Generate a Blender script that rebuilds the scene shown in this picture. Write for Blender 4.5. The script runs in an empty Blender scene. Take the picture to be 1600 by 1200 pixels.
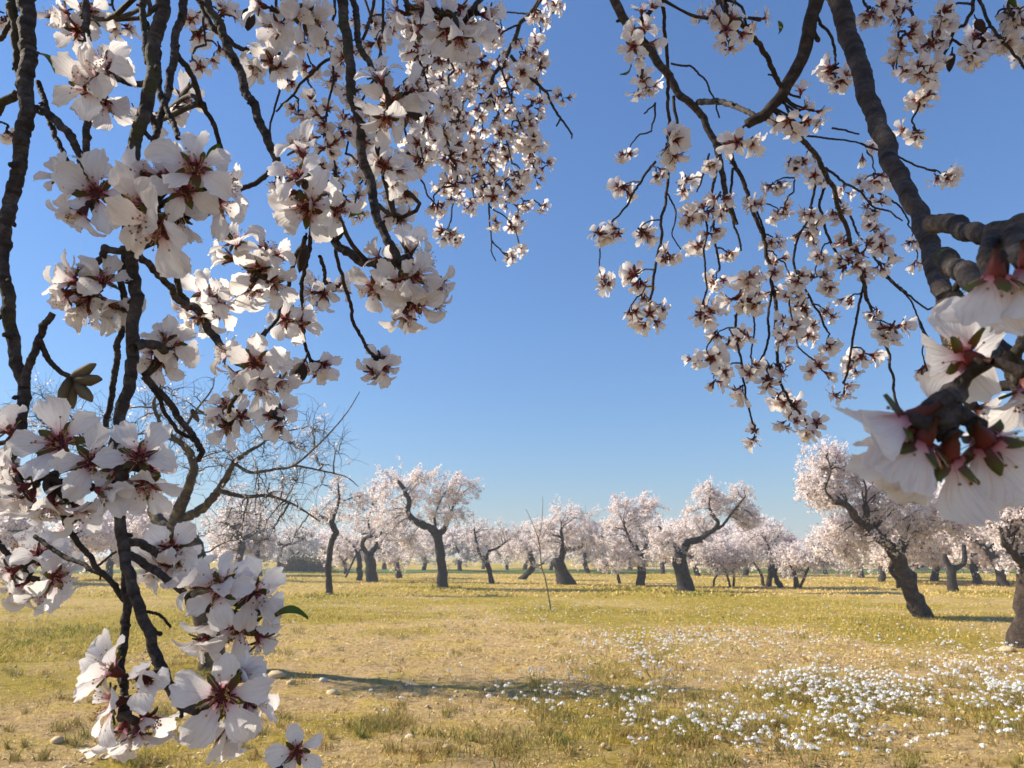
import bpy, math, random
import numpy as np
from mathutils import Vector, Matrix, Quaternion

rnd = random.Random(11)
rng = np.random.default_rng(11)
scn = bpy.context.scene
COL = scn.collection
R = math.radians
HAZE = .0018

# ------------------------------------------------------------------ camera
EYE = np.array([0.0, 0.0, 1.40])
FPX = 1111.0                       # focal length in photo pixels (1600 wide)
PITCH = math.atan((866 - 600) / FPX)
cp, sp = math.cos(PITCH), math.sin(PITCH)
FWD = np.array([0, cp, sp]); UPV = np.array([0, -sp, cp]); RGT = np.array([1.0, 0, 0])
cd = bpy.data.cameras.new('camera')
cam = bpy.data.objects.new('camera', cd); COL.objects.link(cam)
cd.sensor_width = 36.0; cd.lens = 36.0 * FPX / 1600
cd.clip_start = 0.01; cd.clip_end = 3000
cam.location = EYE; cam.rotation_euler = (math.pi / 2 + PITCH, 0, 0)
cd.dof.use_dof = True; cd.dof.focus_distance = 0.55; cd.dof.aperture_fstop = 33
scn.camera = cam

# ------------------------------------------------------------------ sky and sun
SUN_EL, SUN_AZ = R(34), R(7)       # sun stands to the side, a little in front
SUN = Vector((-math.cos(SUN_EL) * math.cos(SUN_AZ), math.cos(SUN_EL) * math.sin(SUN_AZ), math.sin(SUN_EL)))
w = bpy.data.worlds.new('World'); scn.world = w; w.use_nodes = True
nt = w.node_tree; nt.nodes.clear()
sky = nt.nodes.new('ShaderNodeTexSky'); sky.sky_type = 'NISHITA'; sky.sun_disc = False
sky.sun_elevation = SUN_EL; sky.sun_rotation = math.atan2(SUN.x, SUN.y)
sky.altitude = 100; sky.air_density = 1.6; sky.dust_density = 0.0; sky.ozone_density = 8.0
bg = nt.nodes.new('ShaderNodeBackground'); bg.inputs[1].default_value = 0.119
out = nt.nodes.new('ShaderNodeOutputWorld')
ga = nt.nodes.new('ShaderNodeGamma'); ga.inputs[1].default_value = .80      # the camera's softer sky gradient
tn = nt.nodes.new('ShaderNodeMix'); tn.data_type = 'RGBA'; tn.blend_type = 'MULTIPLY'; tn.inputs[0].default_value = 1; tn.inputs[7].default_value = (.66, .77, 1, 1)
nt.links.new(sky.outputs[0], ga.inputs[0]); nt.links.new(ga.outputs[0], tn.inputs[6]); nt.links.new(tn.outputs[2], bg.inputs[0]); nt.links.new(bg.outputs[0], out.inputs[0])
sl = bpy.data.lights.new('sun', 'SUN'); sl.energy = 5.0; sl.angle = R(0.5); sl.color = (1.0, 0.90, 0.74)
so = bpy.data.objects.new('sun', sl); COL.objects.link(so)
so.rotation_euler = (-SUN).to_track_quat('-Z', 'Y').to_euler(); so.location = (-20, 0, 20)
scn.view_settings.view_transform = 'Standard'; scn.view_settings.look = 'None'
scn.view_settings.gamma = 1; scn.view_settings.use_curve_mapping = False
scn.view_settings.exposure = 0.82
scn.render.engine = 'CYCLES'
scn.cycles.max_bounces = 8; scn.cycles.diffuse_bounces = 4; scn.cycles.transmission_bounces = 6
scn.cycles.transparent_max_bounces = 6; scn.cycles.volume_bounces = 1

# ------------------------------------------------------------------ helpers
def at(x, y, d):
    """point seen at photo pixel (x, y), d metres along the view axis"""
    return EYE + d * (FWD + (x - 800) / FPX * RGT + (600 - y) / FPX * UPV)

def cdir(v):
    v = np.asarray(v, float)
    r = v[0] * RGT + v[1] * UPV - v[2] * FWD
    return r / np.linalg.norm(r)

def ground_pt(x, y):
    dz = sp + (600 - y) / FPX * cp
    d = -EYE[2] / dz
    return at(x, y, d), d

def vnoise(x, y, seed=0):
    xi = np.floor(x).astype(np.int64); yi = np.floor(y).astype(np.int64)
    fx = x - xi; fy = y - yi
    fx = fx * fx * (3 - 2 * fx); fy = fy * fy * (3 - 2 * fy)
    def h(a, b):
        n = (a * 374761393 + b * 668265263 + seed * 982451653) & 0x7fffffff
        n = ((n ^ (n >> 13)) * 1274126177) & 0x7fffffff
        return ((n ^ (n >> 16)) & 0xffff) / 65535.0
    return (h(xi, yi) * (1 - fx) + h(xi + 1, yi) * fx) * (1 - fy) + (h(xi, yi + 1) * (1 - fx) + h(xi + 1, yi + 1) * fx) * fy

def fbm(x, y, sc, seed=0, o=3):
    t = 0; a = 1; s = 0
    for k in range(o):
        t = t + a * vnoise(x * sc * 2 ** k + 17.3 * k, y * sc * 2 ** k - 9.1 * k, seed + k); s += a; a *= .5
    return t / s

def mk_mesh(name, V, faces, mats, pv=None, midx=None, smooth=True):
    """faces: list of (n,k) int arrays; midx: list of int (or arrays) per face array"""
    me = bpy.data.meshes.new(name)
    V = np.asarray(V, np.float32).reshape(-1, 3)
    faces = [np.asarray(f, np.int32) for f in faces]
    nl = sum(f.size for f in faces); nf = sum(len(f) for f in faces)
    me.vertices.add(len(V)); me.vertices.foreach_set('co', V.ravel())
    me.loops.add(nl); me.loops.foreach_set('vertex_index', np.concatenate([f.ravel() for f in faces]))
    tot = np.concatenate([np.full(len(f), f.shape[1], np.int32) for f in faces])
    st = np.concatenate([[0], np.cumsum(tot)[:-1]]).astype(np.int32)
    me.polygons.add(nf); me.polygons.foreach_set('loop_start', st); me.polygons.foreach_set('loop_total', tot)
    for m in mats: me.materials.append(m)
    if midx is not None:
        me.polygons.foreach_set('material_index', np.concatenate([np.full(len(f), i, np.int32) if np.isscalar(i) else np.asarray(i, np.int32) for f, i in zip(faces, midx)]))
    if smooth: me.polygons.foreach_set('use_smooth', np.ones(nf, bool))
    if pv is not None:
        a = me.attributes.new('pv', 'FLOAT_VECTOR', 'POINT')
        a.data.foreach_set('vector', np.asarray(pv, np.float32).ravel())
    me.update(calc_edges=True)
    return me

class MB:
    """collects vertices, faces, an attribute and material slots into one mesh"""
    def __init__(s): s.V = []; s.F = []; s.P = []; s.M = []; s.n = 0
    def add(s, V, F, pv=None, mi=0):
        V = np.asarray(V, float).reshape(-1, 3)
        for f in F:
            f = np.asarray(f)
            if len(f): s.F.append(f + s.n); s.M.append(mi)
        s.V.append(V); s.P.append(np.zeros((len(V), 3)) if pv is None else np.asarray(pv, float).reshape(-1, 3)); s.n += len(V)
        return s
    def mesh(s, name, mats, smooth=True):
        return mk_mesh(name, np.concatenate(s.V), s.F, mats, np.concatenate(s.P), s.M, smooth)

def link(name, data, parent=None, loc=(0, 0, 0), quat=None, sc=1.0):
    o = bpy.data.objects.new(name, data); COL.objects.link(o)
    if parent is not None: o.parent = parent
    o.location = Vector(loc)
    if quat is not None: o.rotation_mode = 'QUATERNION'; o.rotation_quaternion = quat
    if not hasattr(sc, '__len__'): sc = (sc, sc, sc)
    o.scale = sc
    return o

def tag(o, label=None, cat=None, group=None, kind=None):
    for k, v in (('label', label), ('category', cat), ('group', group), ('kind', kind)):
        if v: o[k] = v
    return o

def thing(name, loc, label, cat, group=None):
    return tag(link(name, None, None, loc), label, cat, group)

def catmull(P, n):
    P = np.asarray(P, float)
    Q = np.vstack([2 * P[0] - P[1], P, 2 * P[-1] - P[-2]])
    seg = np.linalg.norm(np.diff(P, axis=0), axis=1); L = np.concatenate([[0], np.cumsum(seg)])
    t = np.linspace(0, L[-1], n); i = np.clip(np.searchsorted(L, t, 'right') - 1, 0, len(P) - 2)
    u = ((t - L[i]) / np.maximum(seg[i], 1e-9))[:, None]
    p0, p1, p2, p3 = Q[i], Q[i + 1], Q[i + 2], Q[i + 3]
    return .5 * ((2 * p1) + (p2 - p0) * u + (2 * p0 - 5 * p1 + 4 * p2 - p3) * u ** 2 + (3 * p1 - p0 - 3 * p2 + p3) * u ** 3)

def tubes(P, Rad, sides, cap=True, pz=None):
    """P (N,K,3), Rad (N,K) -> verts, quads(+cap fans), pv (angle, length, dark)"""
    N, K, _ = P.shape
    T = np.gradient(P, axis=1); T /= np.maximum(np.linalg.norm(T, axis=2, keepdims=True), 1e-9)
    ref = np.where(np.abs(T[:, :1, 2:3]) > .9, np.array([1.0, 0, 0]), np.array([0, 0, 1.0]))
    ref = np.broadcast_to(ref, (N, K, 3)).copy()
    A = np.empty((N, K, 3)); a = np.cross(T[:, 0], ref[:, 0]); a /= np.maximum(np.linalg.norm(a, axis=1, keepdims=True), 1e-9)
    for k in range(K):
        a = a - T[:, k] * np.sum(a * T[:, k], axis=1, keepdims=True); a /= np.maximum(np.linalg.norm(a, axis=1, keepdims=True), 1e-9); A[:, k] = a
    B = np.cross(T, A)
    th = np.arange(sides) * 2 * math.pi / sides
    if Rad.ndim == 2: Rad = Rad[:, :, None]
    V = P[:, :, None, :] + Rad[..., None] * (A[:, :, None] * np.cos(th)[None, None, :, None] + B[:, :, None] * np.sin(th)[None, None, :, None])
    L = np.concatenate([np.zeros((N, 1)), np.cumsum(np.linalg.norm(np.diff(P, axis=1), axis=2), axis=1)], axis=1)
    pv = np.zeros((N, K, sides, 3)); pv[..., 0] = (th / 6.2832); pv[..., 1] = L[:, :, None]
    if pz is not None: pv[..., 2] = pz if pz.ndim == 3 else pz[..., None]
    idx = np.arange(N * K * sides).reshape(N, K, sides)
    q = np.stack([idx[:, :-1], np.roll(idx, -1, 2)[:, :-1], np.roll(idx, -1, 2)[:, 1:], idx[:, 1:]], -1).reshape(-1, 4)
    F = [q]
    if cap: F.append(idx[:, -1].reshape(N, sides))
    return V.reshape(-1, 3), F, pv.reshape(-1, 3)

# ------------------------------------------------------------------ materials
def mat(name):
    m = bpy.data.materials.new(name); m.use_nodes = True
    n = m.node_tree.nodes; n.clear()
    return m, n, m.node_tree.links

def N(n, t, **kw):
    x = n.new(t)
    for k, v in kw.items():
        if k.startswith('i_'): x.inputs[k[2:].replace('_', ' ')].default_value = v
        else: setattr(x, k, v)
    return x

def ramp(n, l, src, stops):
    r = n.new('ShaderNodeValToRGB'); e = r.color_ramp.elements
    while len(e) < len(stops): e.new(.5)
    for el, (p, c) in zip(e, stops): el.position = p; el.color = (*c, 1)
    l.new(src, r.inputs[0]); return r.outputs[0]

def mixc(n, l, fac, a, b, mode='MIX'):
    m = n.new('ShaderNodeMix'); m.data_type = 'RGBA'; m.blend_type = mode
    for s, v in ((0, fac), (6, a), (7, b)):
        if isinstance(v, bpy.types.NodeSocket): l.new(v, m.inputs[s])
        else: m.inputs[s].default_value = v if s == 0 else (*v, 1)
    return m.outputs[2]

def petal_like(name, stops, transl=.42, vein=True, rough=.55, jitter=.08):
    m, n, l = mat(name)
    o = N(n, 'ShaderNodeOutputMaterial'); at_ = N(n, 'ShaderNodeAttribute', attribute_name='pv')
    sx = N(n, 'ShaderNodeSeparateXYZ'); l.new(at_.outputs['Vector'], sx.inputs[0])
    c = ramp(n, l, sx.outputs[1], stops)
    oi = N(n, 'ShaderNodeObjectInfo')
    br = N(n, 'ShaderNodeMapRange'); l.new(oi.outputs['Random'], br.inputs[0]); br.inputs[3].default_value = 1 - jitter; br.inputs[4].default_value = 1
    sc = N(n, 'ShaderNodeVectorMath', operation='SCALE'); l.new(c, sc.inputs[0]); l.new(br.outputs[0], sc.inputs['Scale'])
    col = sc.outputs[0]
    d = N(n, 'ShaderNodeBsdfPrincipled'); d.inputs['Roughness'].default_value = rough; d.inputs['Specular IOR Level'].default_value = .25
    t = N(n, 'ShaderNodeBsdfTranslucent'); l.new(col, d.inputs['Base Color']); l.new(col, t.inputs[0])
    if vein:
        cx = N(n, 'ShaderNodeCombineXYZ')
        mu = N(n, 'ShaderNodeMath', operation='MULTIPLY'); l.new(sx.outputs[0], mu.inputs[0]); mu.inputs[1].default_value = 9
        l.new(mu.outputs[0], cx.inputs[0]); l.new(sx.outputs[1], cx.inputs[1]); l.new(oi.outputs['Random'], cx.inputs[2])
        no = N(n, 'ShaderNodeTexNoise', i_Scale=1.7, i_Detail=3.0); l.new(cx.outputs[0], no.inputs[0])
        bu = N(n, 'ShaderNodeBump', i_Strength=.6, i_Distance=.0009); l.new(no.outputs[0], bu.inputs['Height']); l.new(bu.outputs[0], d.inputs['Normal']); l.new(bu.outputs[0], t.inputs['Normal'])
        vc = ramp(n, l, no.outputs[0], [(.34, (.90, .83, .83)), (.5, (1, 1, 1))]); col2 = mixc(n, l, .8, col, vc, 'MULTIPLY'); l.new(col2, d.inputs['Base Color']); l.new(col2, t.inputs[0])
    mx = N(n, 'ShaderNodeMixShader', i_Fac=transl); l.new(d.outputs[0], mx.inputs[1]); l.new(t.outputs[0], mx.inputs[2])
    l.new(mx.outputs[0], o.inputs[0]); return m

M_petal = petal_like('petal', [(0, (.60, .14, .19)), (.08, (.80, .42, .48)), (.20, (.90, .76, .79)), (.42, (.93, .90, .90)), (1, (.94, .92, .91))], .5)
M_petal2 = petal_like('petal_small', [(0, (.50, .08, .10)), (.12, (.78, .38, .40)), (.28, (.91, .80, .80)), (.5, (.93, .89, .88)), (1, (.94, .91, .90))], .5, vein=False)
M_calyx = petal_like('calyx', [(0, (.05, .018, .010)), (.40, (.17, .030, .022)), (.62, (.12, .055, .02)), (.8, (.11, .105, .02)), (1, (.12, .14, .025))], .06, False, .5, .35)
M_fil = petal_like('filament', [(0, (.52, .06, .11)), (.35, (.70, .26, .30)), (.8, (.80, .62, .50)), (1, (.8, .7, .5))], .2, False)
M_anther = petal_like('anther', [(0, (.30, .15, .03)), (1, (.55, .36, .06))], .0, False, .7, .6)
M_leaf = petal_like('young_leaf', [(0, (.16, .13, .03)), (.3, (.10, .16, .025)), (1, (.07, .15, .02))], .25, True, .45, .3)
M_bud = petal_like('bud_scale', [(0, (.06, .045, .03)), (.5, (.16, .12, .07)), (1, (.20, .17, .10))], .05, False, .7, .3)

def bark(name, c0, c1, c2, s1, s2, rings, bump, moss=None):
    m, n, l = mat(name)
    o = N(n, 'ShaderNodeOutputMaterial'); d = N(n, 'ShaderNodeBsdfPrincipled'); d.inputs['Roughness'].default_value = .8; d.inputs['Specular IOR Level'].default_value = .3
    tc = N(n, 'ShaderNodeTexCoord'); at_ = N(n, 'ShaderNodeAttribute', attribute_name='pv')
    sx = N(n, 'ShaderNodeSeparateXYZ'); l.new(at_.outputs['Vector'], sx.inputs[0])
    n1 = N(n, 'ShaderNodeTexNoise', i_Scale=s1, i_Detail=6.0, i_Roughness=.65); l.new(tc.outputs['Object'], n1.inputs[0])
    n2 = N(n, 'ShaderNodeTexNoise', i_Scale=s2, i_Detail=4.0, i_Roughness=.7); l.new(tc.outputs['Object'], n2.inputs[0])
    c = ramp(n, l, n1.outputs[0], [(.32, c0), (.52, c1), (.72, c2)])
    c = mixc(n, l, .75, c, ramp(n, l, n2.outputs[0], [(.3, (.45, .45, .45)), (.65, (1.25, 1.22, 1.2))]), 'MULTIPLY')
    h = n2.outputs[0]
    if rings:
        mu = N(n, 'ShaderNodeMath', operation='MULTIPLY_ADD'); l.new(n1.outputs[0], mu.inputs[0]); mu.inputs[1].default_value = .004; l.new(sx.outputs[1], mu.inputs[2])
        cx = N(n, 'ShaderNodeCombineXYZ'); l.new(mu.outputs[0], cx.inputs[0])
        n3 = N(n, 'ShaderNodeTexNoise', i_Scale=rings, i_Detail=2.0); l.new(cx.outputs[0], n3.inputs[0])
        rg = ramp(n, l, n3.outputs[0], [(.36, (.35, .33, .33)), (.46, (1, 1, 1))])
        c = mixc(n, l, .8, c, rg, 'MULTIPLY')
        c = mixc(n, l, sx.outputs[2], c, (.022, .018, .017))
        ad = N(n, 'ShaderNodeMath', operation='ADD'); l.new(h, ad.inputs[0]); l.new(n3.outputs[0], ad.inputs[1]); h = ad.outputs[0]
    if moss:
        n4 = N(n, 'ShaderNodeTexNoise', i_Scale=moss[1], i_Detail=3.0); l.new(tc.outputs['Object'], n4.inputs[0])
        f = ramp(n, l, n4.outputs[0], [(moss[2], (0, 0, 0)), (moss[2] + .1, (1, 1, 1))])
        c = mixc(n, l, f, c, moss[0])
    l.new(c, d.inputs['Base Color'])
    bu = N(n, 'ShaderNodeBump', i_Strength=.8, i_Distance=bump); l.new(h, bu.inputs['Height']); l.new(bu.outputs[0], d.inputs['Normal'])
    l.new(d.outputs[0], o.inputs[0]); return m

M_bark = bark('bark_near', (.030, .024, .022), (.068, .056, .051), (.15, .13, .12), 130, 620, 220, .0022, ((.06, .065, .028), 26, .60))
M_limb = bark('bark_limb', (.026, .020, .018), (.068, .055, .05), (.15, .13, .12), 70, 420, 120, .003)
M_twig = bark('bark_twig', (.020, .015, .012), (.042, .032, .026), (.095, .075, .062), 90, 400, 0, .0012)
M_tree = bark('bark_tree', (.016, .012, .010), (.035, .026, .021), (.075, .056, .045), 9, 40, 0, .03, ((.10, .085, .04), 3.0, .66))
M_treel = bark('bark_tree_lichen', (.035, .026, .018), (.075, .058, .038), (.15, .115, .07), 10, 45, 0, .02, ((.17, .13, .055), 6.0, .52))
M_treeg = bark('bark_tree_brown', (.022, .016, .012), (.065, .045, .032), (.15, .11, .078), 7, 34, 0, .05)
M_nut = bark('nut_husk', (.02, .012, .008), (.06, .033, .02), (.13, .08, .05), 120, 500, 0, .001)

def attr_mat(name, stops, rough=.7, transl=0.0, chan=0, spec=.2):
    m, n, l = mat(name)
    o = N(n, 'ShaderNodeOutputMaterial'); a = N(n, 'ShaderNodeAttribute', attribute_name='pv'); sx = N(n, 'ShaderNodeSeparateXYZ'); l.new(a.outputs['Vector'], sx.inputs[0])
    c = ramp(n, l, sx.outputs[chan], stops)
    d = N(n, 'ShaderNodeBsdfPrincipled'); d.inputs['Roughness'].default_value = rough; d.inputs['Specular IOR Level'].default_value = spec
    l.new(c, d.inputs['Base Color'])
    if transl:
        t = N(n, 'ShaderNodeBsdfTranslucent'); l.new(c, t.inputs[0]); mx = N(n, 'ShaderNodeMixShader', i_Fac=transl)
        l.new(d.outputs[0], mx.inputs[1]); l.new(t.outputs[0], mx.inputs[2]); l.new(mx.outputs[0], o.inputs[0])
    else: l.new(d.outputs[0], o.inputs[0])
    return m

M_crown = attr_mat('blossom_crown', [(0, (.34, .15, .12)), (.07, (.55, .38, .34)), (.16, (.87, .76, .745)), (.6, (.92, .845, .825)), (1, (.95, .91, .88))], .7, .55)
M_grass = attr_mat('grass_blade', [(0, (.84, .62, .26)), (.3, (.74, .53, .165)), (.55, (.54, .40, .075)), (.8, (.22, .23, .022)), (1, (.10, .16, .016))], .6, .3)
M_litter = attr_mat('straw_litter', [(0, (.70, .56, .28)), (.45, (.58, .43, .17)), (.8, (.42, .30, .11)), (1, (.26, .18, .07))], .7, .1)
M_redw = attr_mat('weed', [(0, (.26, .12, .05)), (.35, (.48, .33, .11)), (.65, (.30, .25, .06)), (1, (.12, .16, .03))], .6, .25)
M_white = attr_mat('white_floret', [(0, (.80, .80, .78)), (1, (.90, .90, .89))], .6, .35)
M_stone = attr_mat('stone', [(0, (.40, .29, .15)), (.6, (.56, .43, .25)), (1, (.62, .53, .40))], .85)
M_bush = attr_mat('bush_leaf', [(0, (.16, .09, .045)), (.6, (.26, .17, .085)), (1, (.20, .19, .07))], .8, .1)
def plain(name, c, rough=.7, metal=0):
    m, n, l = mat(name); o = N(n, 'ShaderNodeOutputMaterial'); d = N(n, 'ShaderNodeBsdfPrincipled')
    d.inputs['Roughness'].default_value = rough; d.inputs['Metallic'].default_value = metal; d.inputs['Specular IOR Level'].default_value = .1
    tc = N(n, 'ShaderNodeTexCoord'); no = N(n, 'ShaderNodeTexNoise', i_Scale=2.0, i_Detail=5.0); l.new(tc.outputs['Object'], no.inputs[0])
    cc = ramp(n, l, no.outputs[0], [(.3, tuple(v * .8 for v in c)), (.7, tuple(min(1, v * 1.1) for v in c))]); l.new(cc, d.inputs['Base Color'])
    l.new(d.outputs[0], o.inputs[0]); return m

# ------------------------------------------------------------------ ground
GREEN = [(1400, 985, 90, 1), (515, 930, 60, 1), (690, 920, 60, .8), (855, 955, 80, .7), (600, 1132, 45, .9), (300, 1045, 60, 1), (100, 1000, 160, .7),
         (1560, 1105, 90, .9), (1100, 932, 110, .8), (300, 960, 150, .6), (1000, 1170, 140, .5), (1290, 1110, 90, .5), (960, 1050, 60, .5), (30, 1080, 80, .5), (220, 1190, 50, .6)]
GSPOT = []
for x, y, r_, a_ in GREEN:
    g, d = ground_pt(x, y); GSPOT.append((g[0], g[1], r_ * d / FPX, a_))
BARE = [(700, 1150, 160), (150, 1150, 120), (1050, 1190, 120), (560, 1060, 140), (1440, 1165, 100), (1200, 1160, 90), (820, 990, 130), (1400, 1030, 160)]
BSPOT = []
for x, y, r_ in BARE:
    g, d = ground_pt(x, y); BSPOT.append((g[0], g[1], r_ * d / FPX))
def green_mask(x, y):
    f = fbm(x, y, .22, 3, 4) * .75 + fbm(x, y, 1.3, 9, 3) * .5
    far = np.clip((y - 9) / 8, 0, 1) * .12 + np.clip((y - 20) / 15, 0, 1) * .08
    g = np.clip((f - .62) * 2.6, 0, 1) * .8 + far
    for a, b, r_, s in GSPOT: g = g + s * np.exp(-(((x - a) / r_) ** 2 + ((y - b) / (r_ * 2.2)) ** 2)) * .7
    for a, b, r_ in BSPOT: g = g - .5 * np.exp(-(((x - a) / r_) ** 2 + ((y - b) / (r_ * 2.2)) ** 2))
    return np.clip(g, 0, 1)
def gz(x, y):
    near = np.exp(-np.maximum(np.hypot(x, y) - 8, 0) / 12)
    return (fbm(x, y, .35, 21, 2) - .5) * .10 + (fbm(x, y, 2.2, 31, 3) - .5) * .07 * near - .01

def spaced(lo, hi, c, s0, grow):
    a = [c]; s = s0
    while a[-1] < hi: a.append(a[-1] + s); s *= grow
    b = [c]; s = s0
    while b[-1] > lo: b.append(b[-1] - s); s *= grow
    return np.array(sorted(set(b[1:] + a)))
gx = spaced(-700, 700, 0.5, .07, 1.028); gy = spaced(-60, 1200, 5.0, .06, 1.022)
X, Y = np.meshgrid(gx, gy); Z = gz(X, Y) + (fbm(X, Y, 7.0, 41, 2) - .5) * .05 * np.clip((14 - Y) / 6, 0, 1)
idx = np.arange(X.size).reshape(X.shape)
quad = np.stack([idx[:-1, :-1], idx[:-1, 1:], idx[1:, 1:], idx[1:, :-1]], -1).reshape(-1, 4)
pv = np.stack([green_mask(X, Y), fbm(X, Y, .9, 77, 3), X * 0], -1)
m, n, l = mat('ground_soil')
o = N(n, 'ShaderNodeOutputMaterial'); d = N(n, 'ShaderNodeBsdfPrincipled'); d.inputs['Roughness'].default_value = .9; d.inputs['Specular IOR Level'].default_value = .15
a = N(n, 'ShaderNodeAttribute', attribute_name='pv'); sx = N(n, 'ShaderNodeSeparateXYZ'); l.new(a.outputs['Vector'], sx.inputs[0])
tc = N(n, 'ShaderNodeTexCoord')
n1 = N(n, 'ShaderNodeTexNoise', i_Scale=3.2, i_Detail=8.0, i_Roughness=.72); l.new(tc.outputs['Object'], n1.inputs[0])
n2 = N(n, 'ShaderNodeTexNoise', i_Scale=11.0, i_Detail=9.0, i_Roughness=.82); l.new(tc.outputs['Object'], n2.inputs[0])
vo = N(n, 'ShaderNodeTexVoronoi', i_Scale=16.0); l.new(tc.outputs['Object'], vo.inputs[0])
soil = ramp(n, l, n2.outputs[0], [(.30, (.22, .13, .05)), (.43, (.52, .345, .15)), (.56, (.74, .52, .255)), (.72, (.86, .68, .41))])
straw = ramp(n, l, n2.outputs[0], [(.32, (.30, .20, .045)), (.48, (.63, .44, .13)), (.68, (.80, .60, .22))])
grn = ramp(n, l, n2.outputs[0], [(.32, (.15, .12, .012)), (.48, (.40, .30, .035)), (.7, (.60, .43, .07))])
n5 = N(n, 'ShaderNodeTexNoise', i_Scale=1.1, i_Detail=5.0, i_Roughness=.6); l.new(tc.outputs['Object'], n5.inputs[0])
f1 = ramp(n, l, n5.outputs[0], [(.50, (0, 0, 0)), (.60, (1, 1, 1))])
c = mixc(n, l, f1, soil, straw)
ad = N(n, 'ShaderNodeMath', operation='MULTIPLY_ADD'); l.new(n1.outputs[0], ad.inputs[0]); ad.inputs[1].default_value = 1.25; l.new(sx.outputs[0], ad.inputs[2])
f2 = ramp(n, l, ad.outputs[0], [(.62, (0, 0, 0)), (1.0, (1, 1, 1))])
c = mixc(n, l, f2, c, grn)
br = ramp(n, l, n1.outputs[0], [(.32, (.50, .47, .42)), (.48, (1, 1, 1)), (.66, (1.22, 1.17, 1.08))]); c = mixc(n, l, .9, c, br, 'MULTIPLY')
l.new(c, d.inputs['Base Color'])
ah = N(n, 'ShaderNodeMath', operation='ADD'); l.new(n1.outputs[0], ah.inputs[0]); l.new(n2.outputs[0], ah.inputs[1])
bu = N(n, 'ShaderNodeBump', i_Strength=1.0, i_Distance=.09); l.new(ah.outputs[0], bu.inputs['Height']); l.new(bu.outputs[0], d.inputs['Normal'])
l.new(d.outputs[0], o.inputs[0])
M_ground = m
tag(link('ground', mk_mesh('ground', np.stack([X, Y, Z], -1), [quad], [M_ground], pv)), kind='structure')

# far verge of green crop and pale track, laid over the field
def strip(name, y0, y1, x0, x1, z, mt, seed):
    xs = np.linspace(x0, x1, 160); ys = np.linspace(0, 1, 10)
    XX, YY = np.meshgrid(xs, ys)
    lo = y0 + 3 * (fbm(xs, xs * 0, .08, seed) - .5); hi = y1 + 3 * (fbm(xs, xs * 0 + 9, .08, seed) - .5)
    YY = lo + (hi - lo) * YY
    ZZ = gz(XX, YY) + z + .05 * np.sin(np.linspace(0, math.pi, 10))[:, None]
    ii = np.arange(XX.size).reshape(XX.shape)
    q = np.stack([ii[:-1, :-1], ii[:-1, 1:], ii[1:, 1:], ii[1:, :-1]], -1).reshape(-1, 4)
    return link(name, mk_mesh(name, np.stack([XX, YY, ZZ], -1), [q], [mt], np.stack([XX * 0 + .5] * 3, -1)))
M_verge = plain('verge_green', (.09, .15, .035), .9); M_track = plain('track_dirt', (.50, .38, .22), .95)
tag(strip('verge', 56, 66, -40, 60, .05, M_verge, 5), kind='structure')
tag(strip('track', 70, 76, 8, 70, .06, M_track, 6), kind='structure')
# ------------------------------------------------------------------ almond trees in the field
UPZ = np.array([0, 0, 1.0])
def flecks(P, size, tint):
    """small petal-sized faces at P with free orientation"""
    n = len(P)
    a = rng.normal(size=(n, 3)); a /= np.linalg.norm(a, axis=1, keepdims=True)
    b = np.cross(a, rng.normal(size=(n, 3))); b /= np.linalg.norm(b, axis=1, keepdims=True)
    s = (size * rng.uniform(.6, 1.25, n))[:, None] * .5
    c = np.cross(a, b) * s * .35
    V = np.stack([P - a * s, P - b * s * .8 + c, P + a * s, P + b * s * .8 + c], 1).reshape(-1, 3)
    q = np.arange(n * 4).reshape(n, 4)
    pv = np.repeat(np.stack([tint, tint, tint], 1), 4, 0)
    return V, q, pv

def limb_geo(P, r0, r1, sides=12, knob=.16, flare=0.0, seed=0):
    P = np.asarray(P, float); Ln = np.sum(np.linalg.norm(np.diff(P, axis=0), axis=1))
    K = int(np.clip(Ln / max(.35 * (r0 + r1), .02), 8, 60))
    C = catmull(P, K); t = np.linspace(0, 1, K)
    C[1:-1] += rng.normal(size=(K - 2, 3)) * .10 * (r0 + (r1 - r0) * t[1:-1])[:, None]
    r = r0 + (r1 - r0) * t
    r = r * (1 + flare * np.exp(-t * Ln / (.8 * r0 + 1e-6)))
    th = np.arange(sides)
    rr = r[:, None] * (1 + knob * (2 * vnoise(th[None, :] * .9 + 0 * t[:, None] + seed * 3.1, (t * Ln / (r0 * 1.2))[:, None] + 0 * th[None, :], seed) - 1) + knob * 1.2 * (vnoise(t * Ln / (r0 * 1.6) + 5, t * 0, seed + 7)[:, None] - .5))
    return tubes(C[None], rr[None], sides)

def curves(A, B, bend, K):
    """quadratic paths from A to B, mid control point moved by bend"""
    t = np.linspace(0, 1, K)[None, :, None]
    M = (A + B) * .5 + bend
    P = A[:, None] * (1 - t) ** 2 + 2 * M[:, None] * t * (1 - t) + B[:, None] * t ** 2
    return P

def nearest(Q, S):
    out = np.empty(len(Q), int)
    for i in range(0, len(Q), 256):
        d = ((Q[i:i + 256, None] - S[None]) ** 2).sum(2); out[i:i + 256] = d.argmin(1)
    return out

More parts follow.
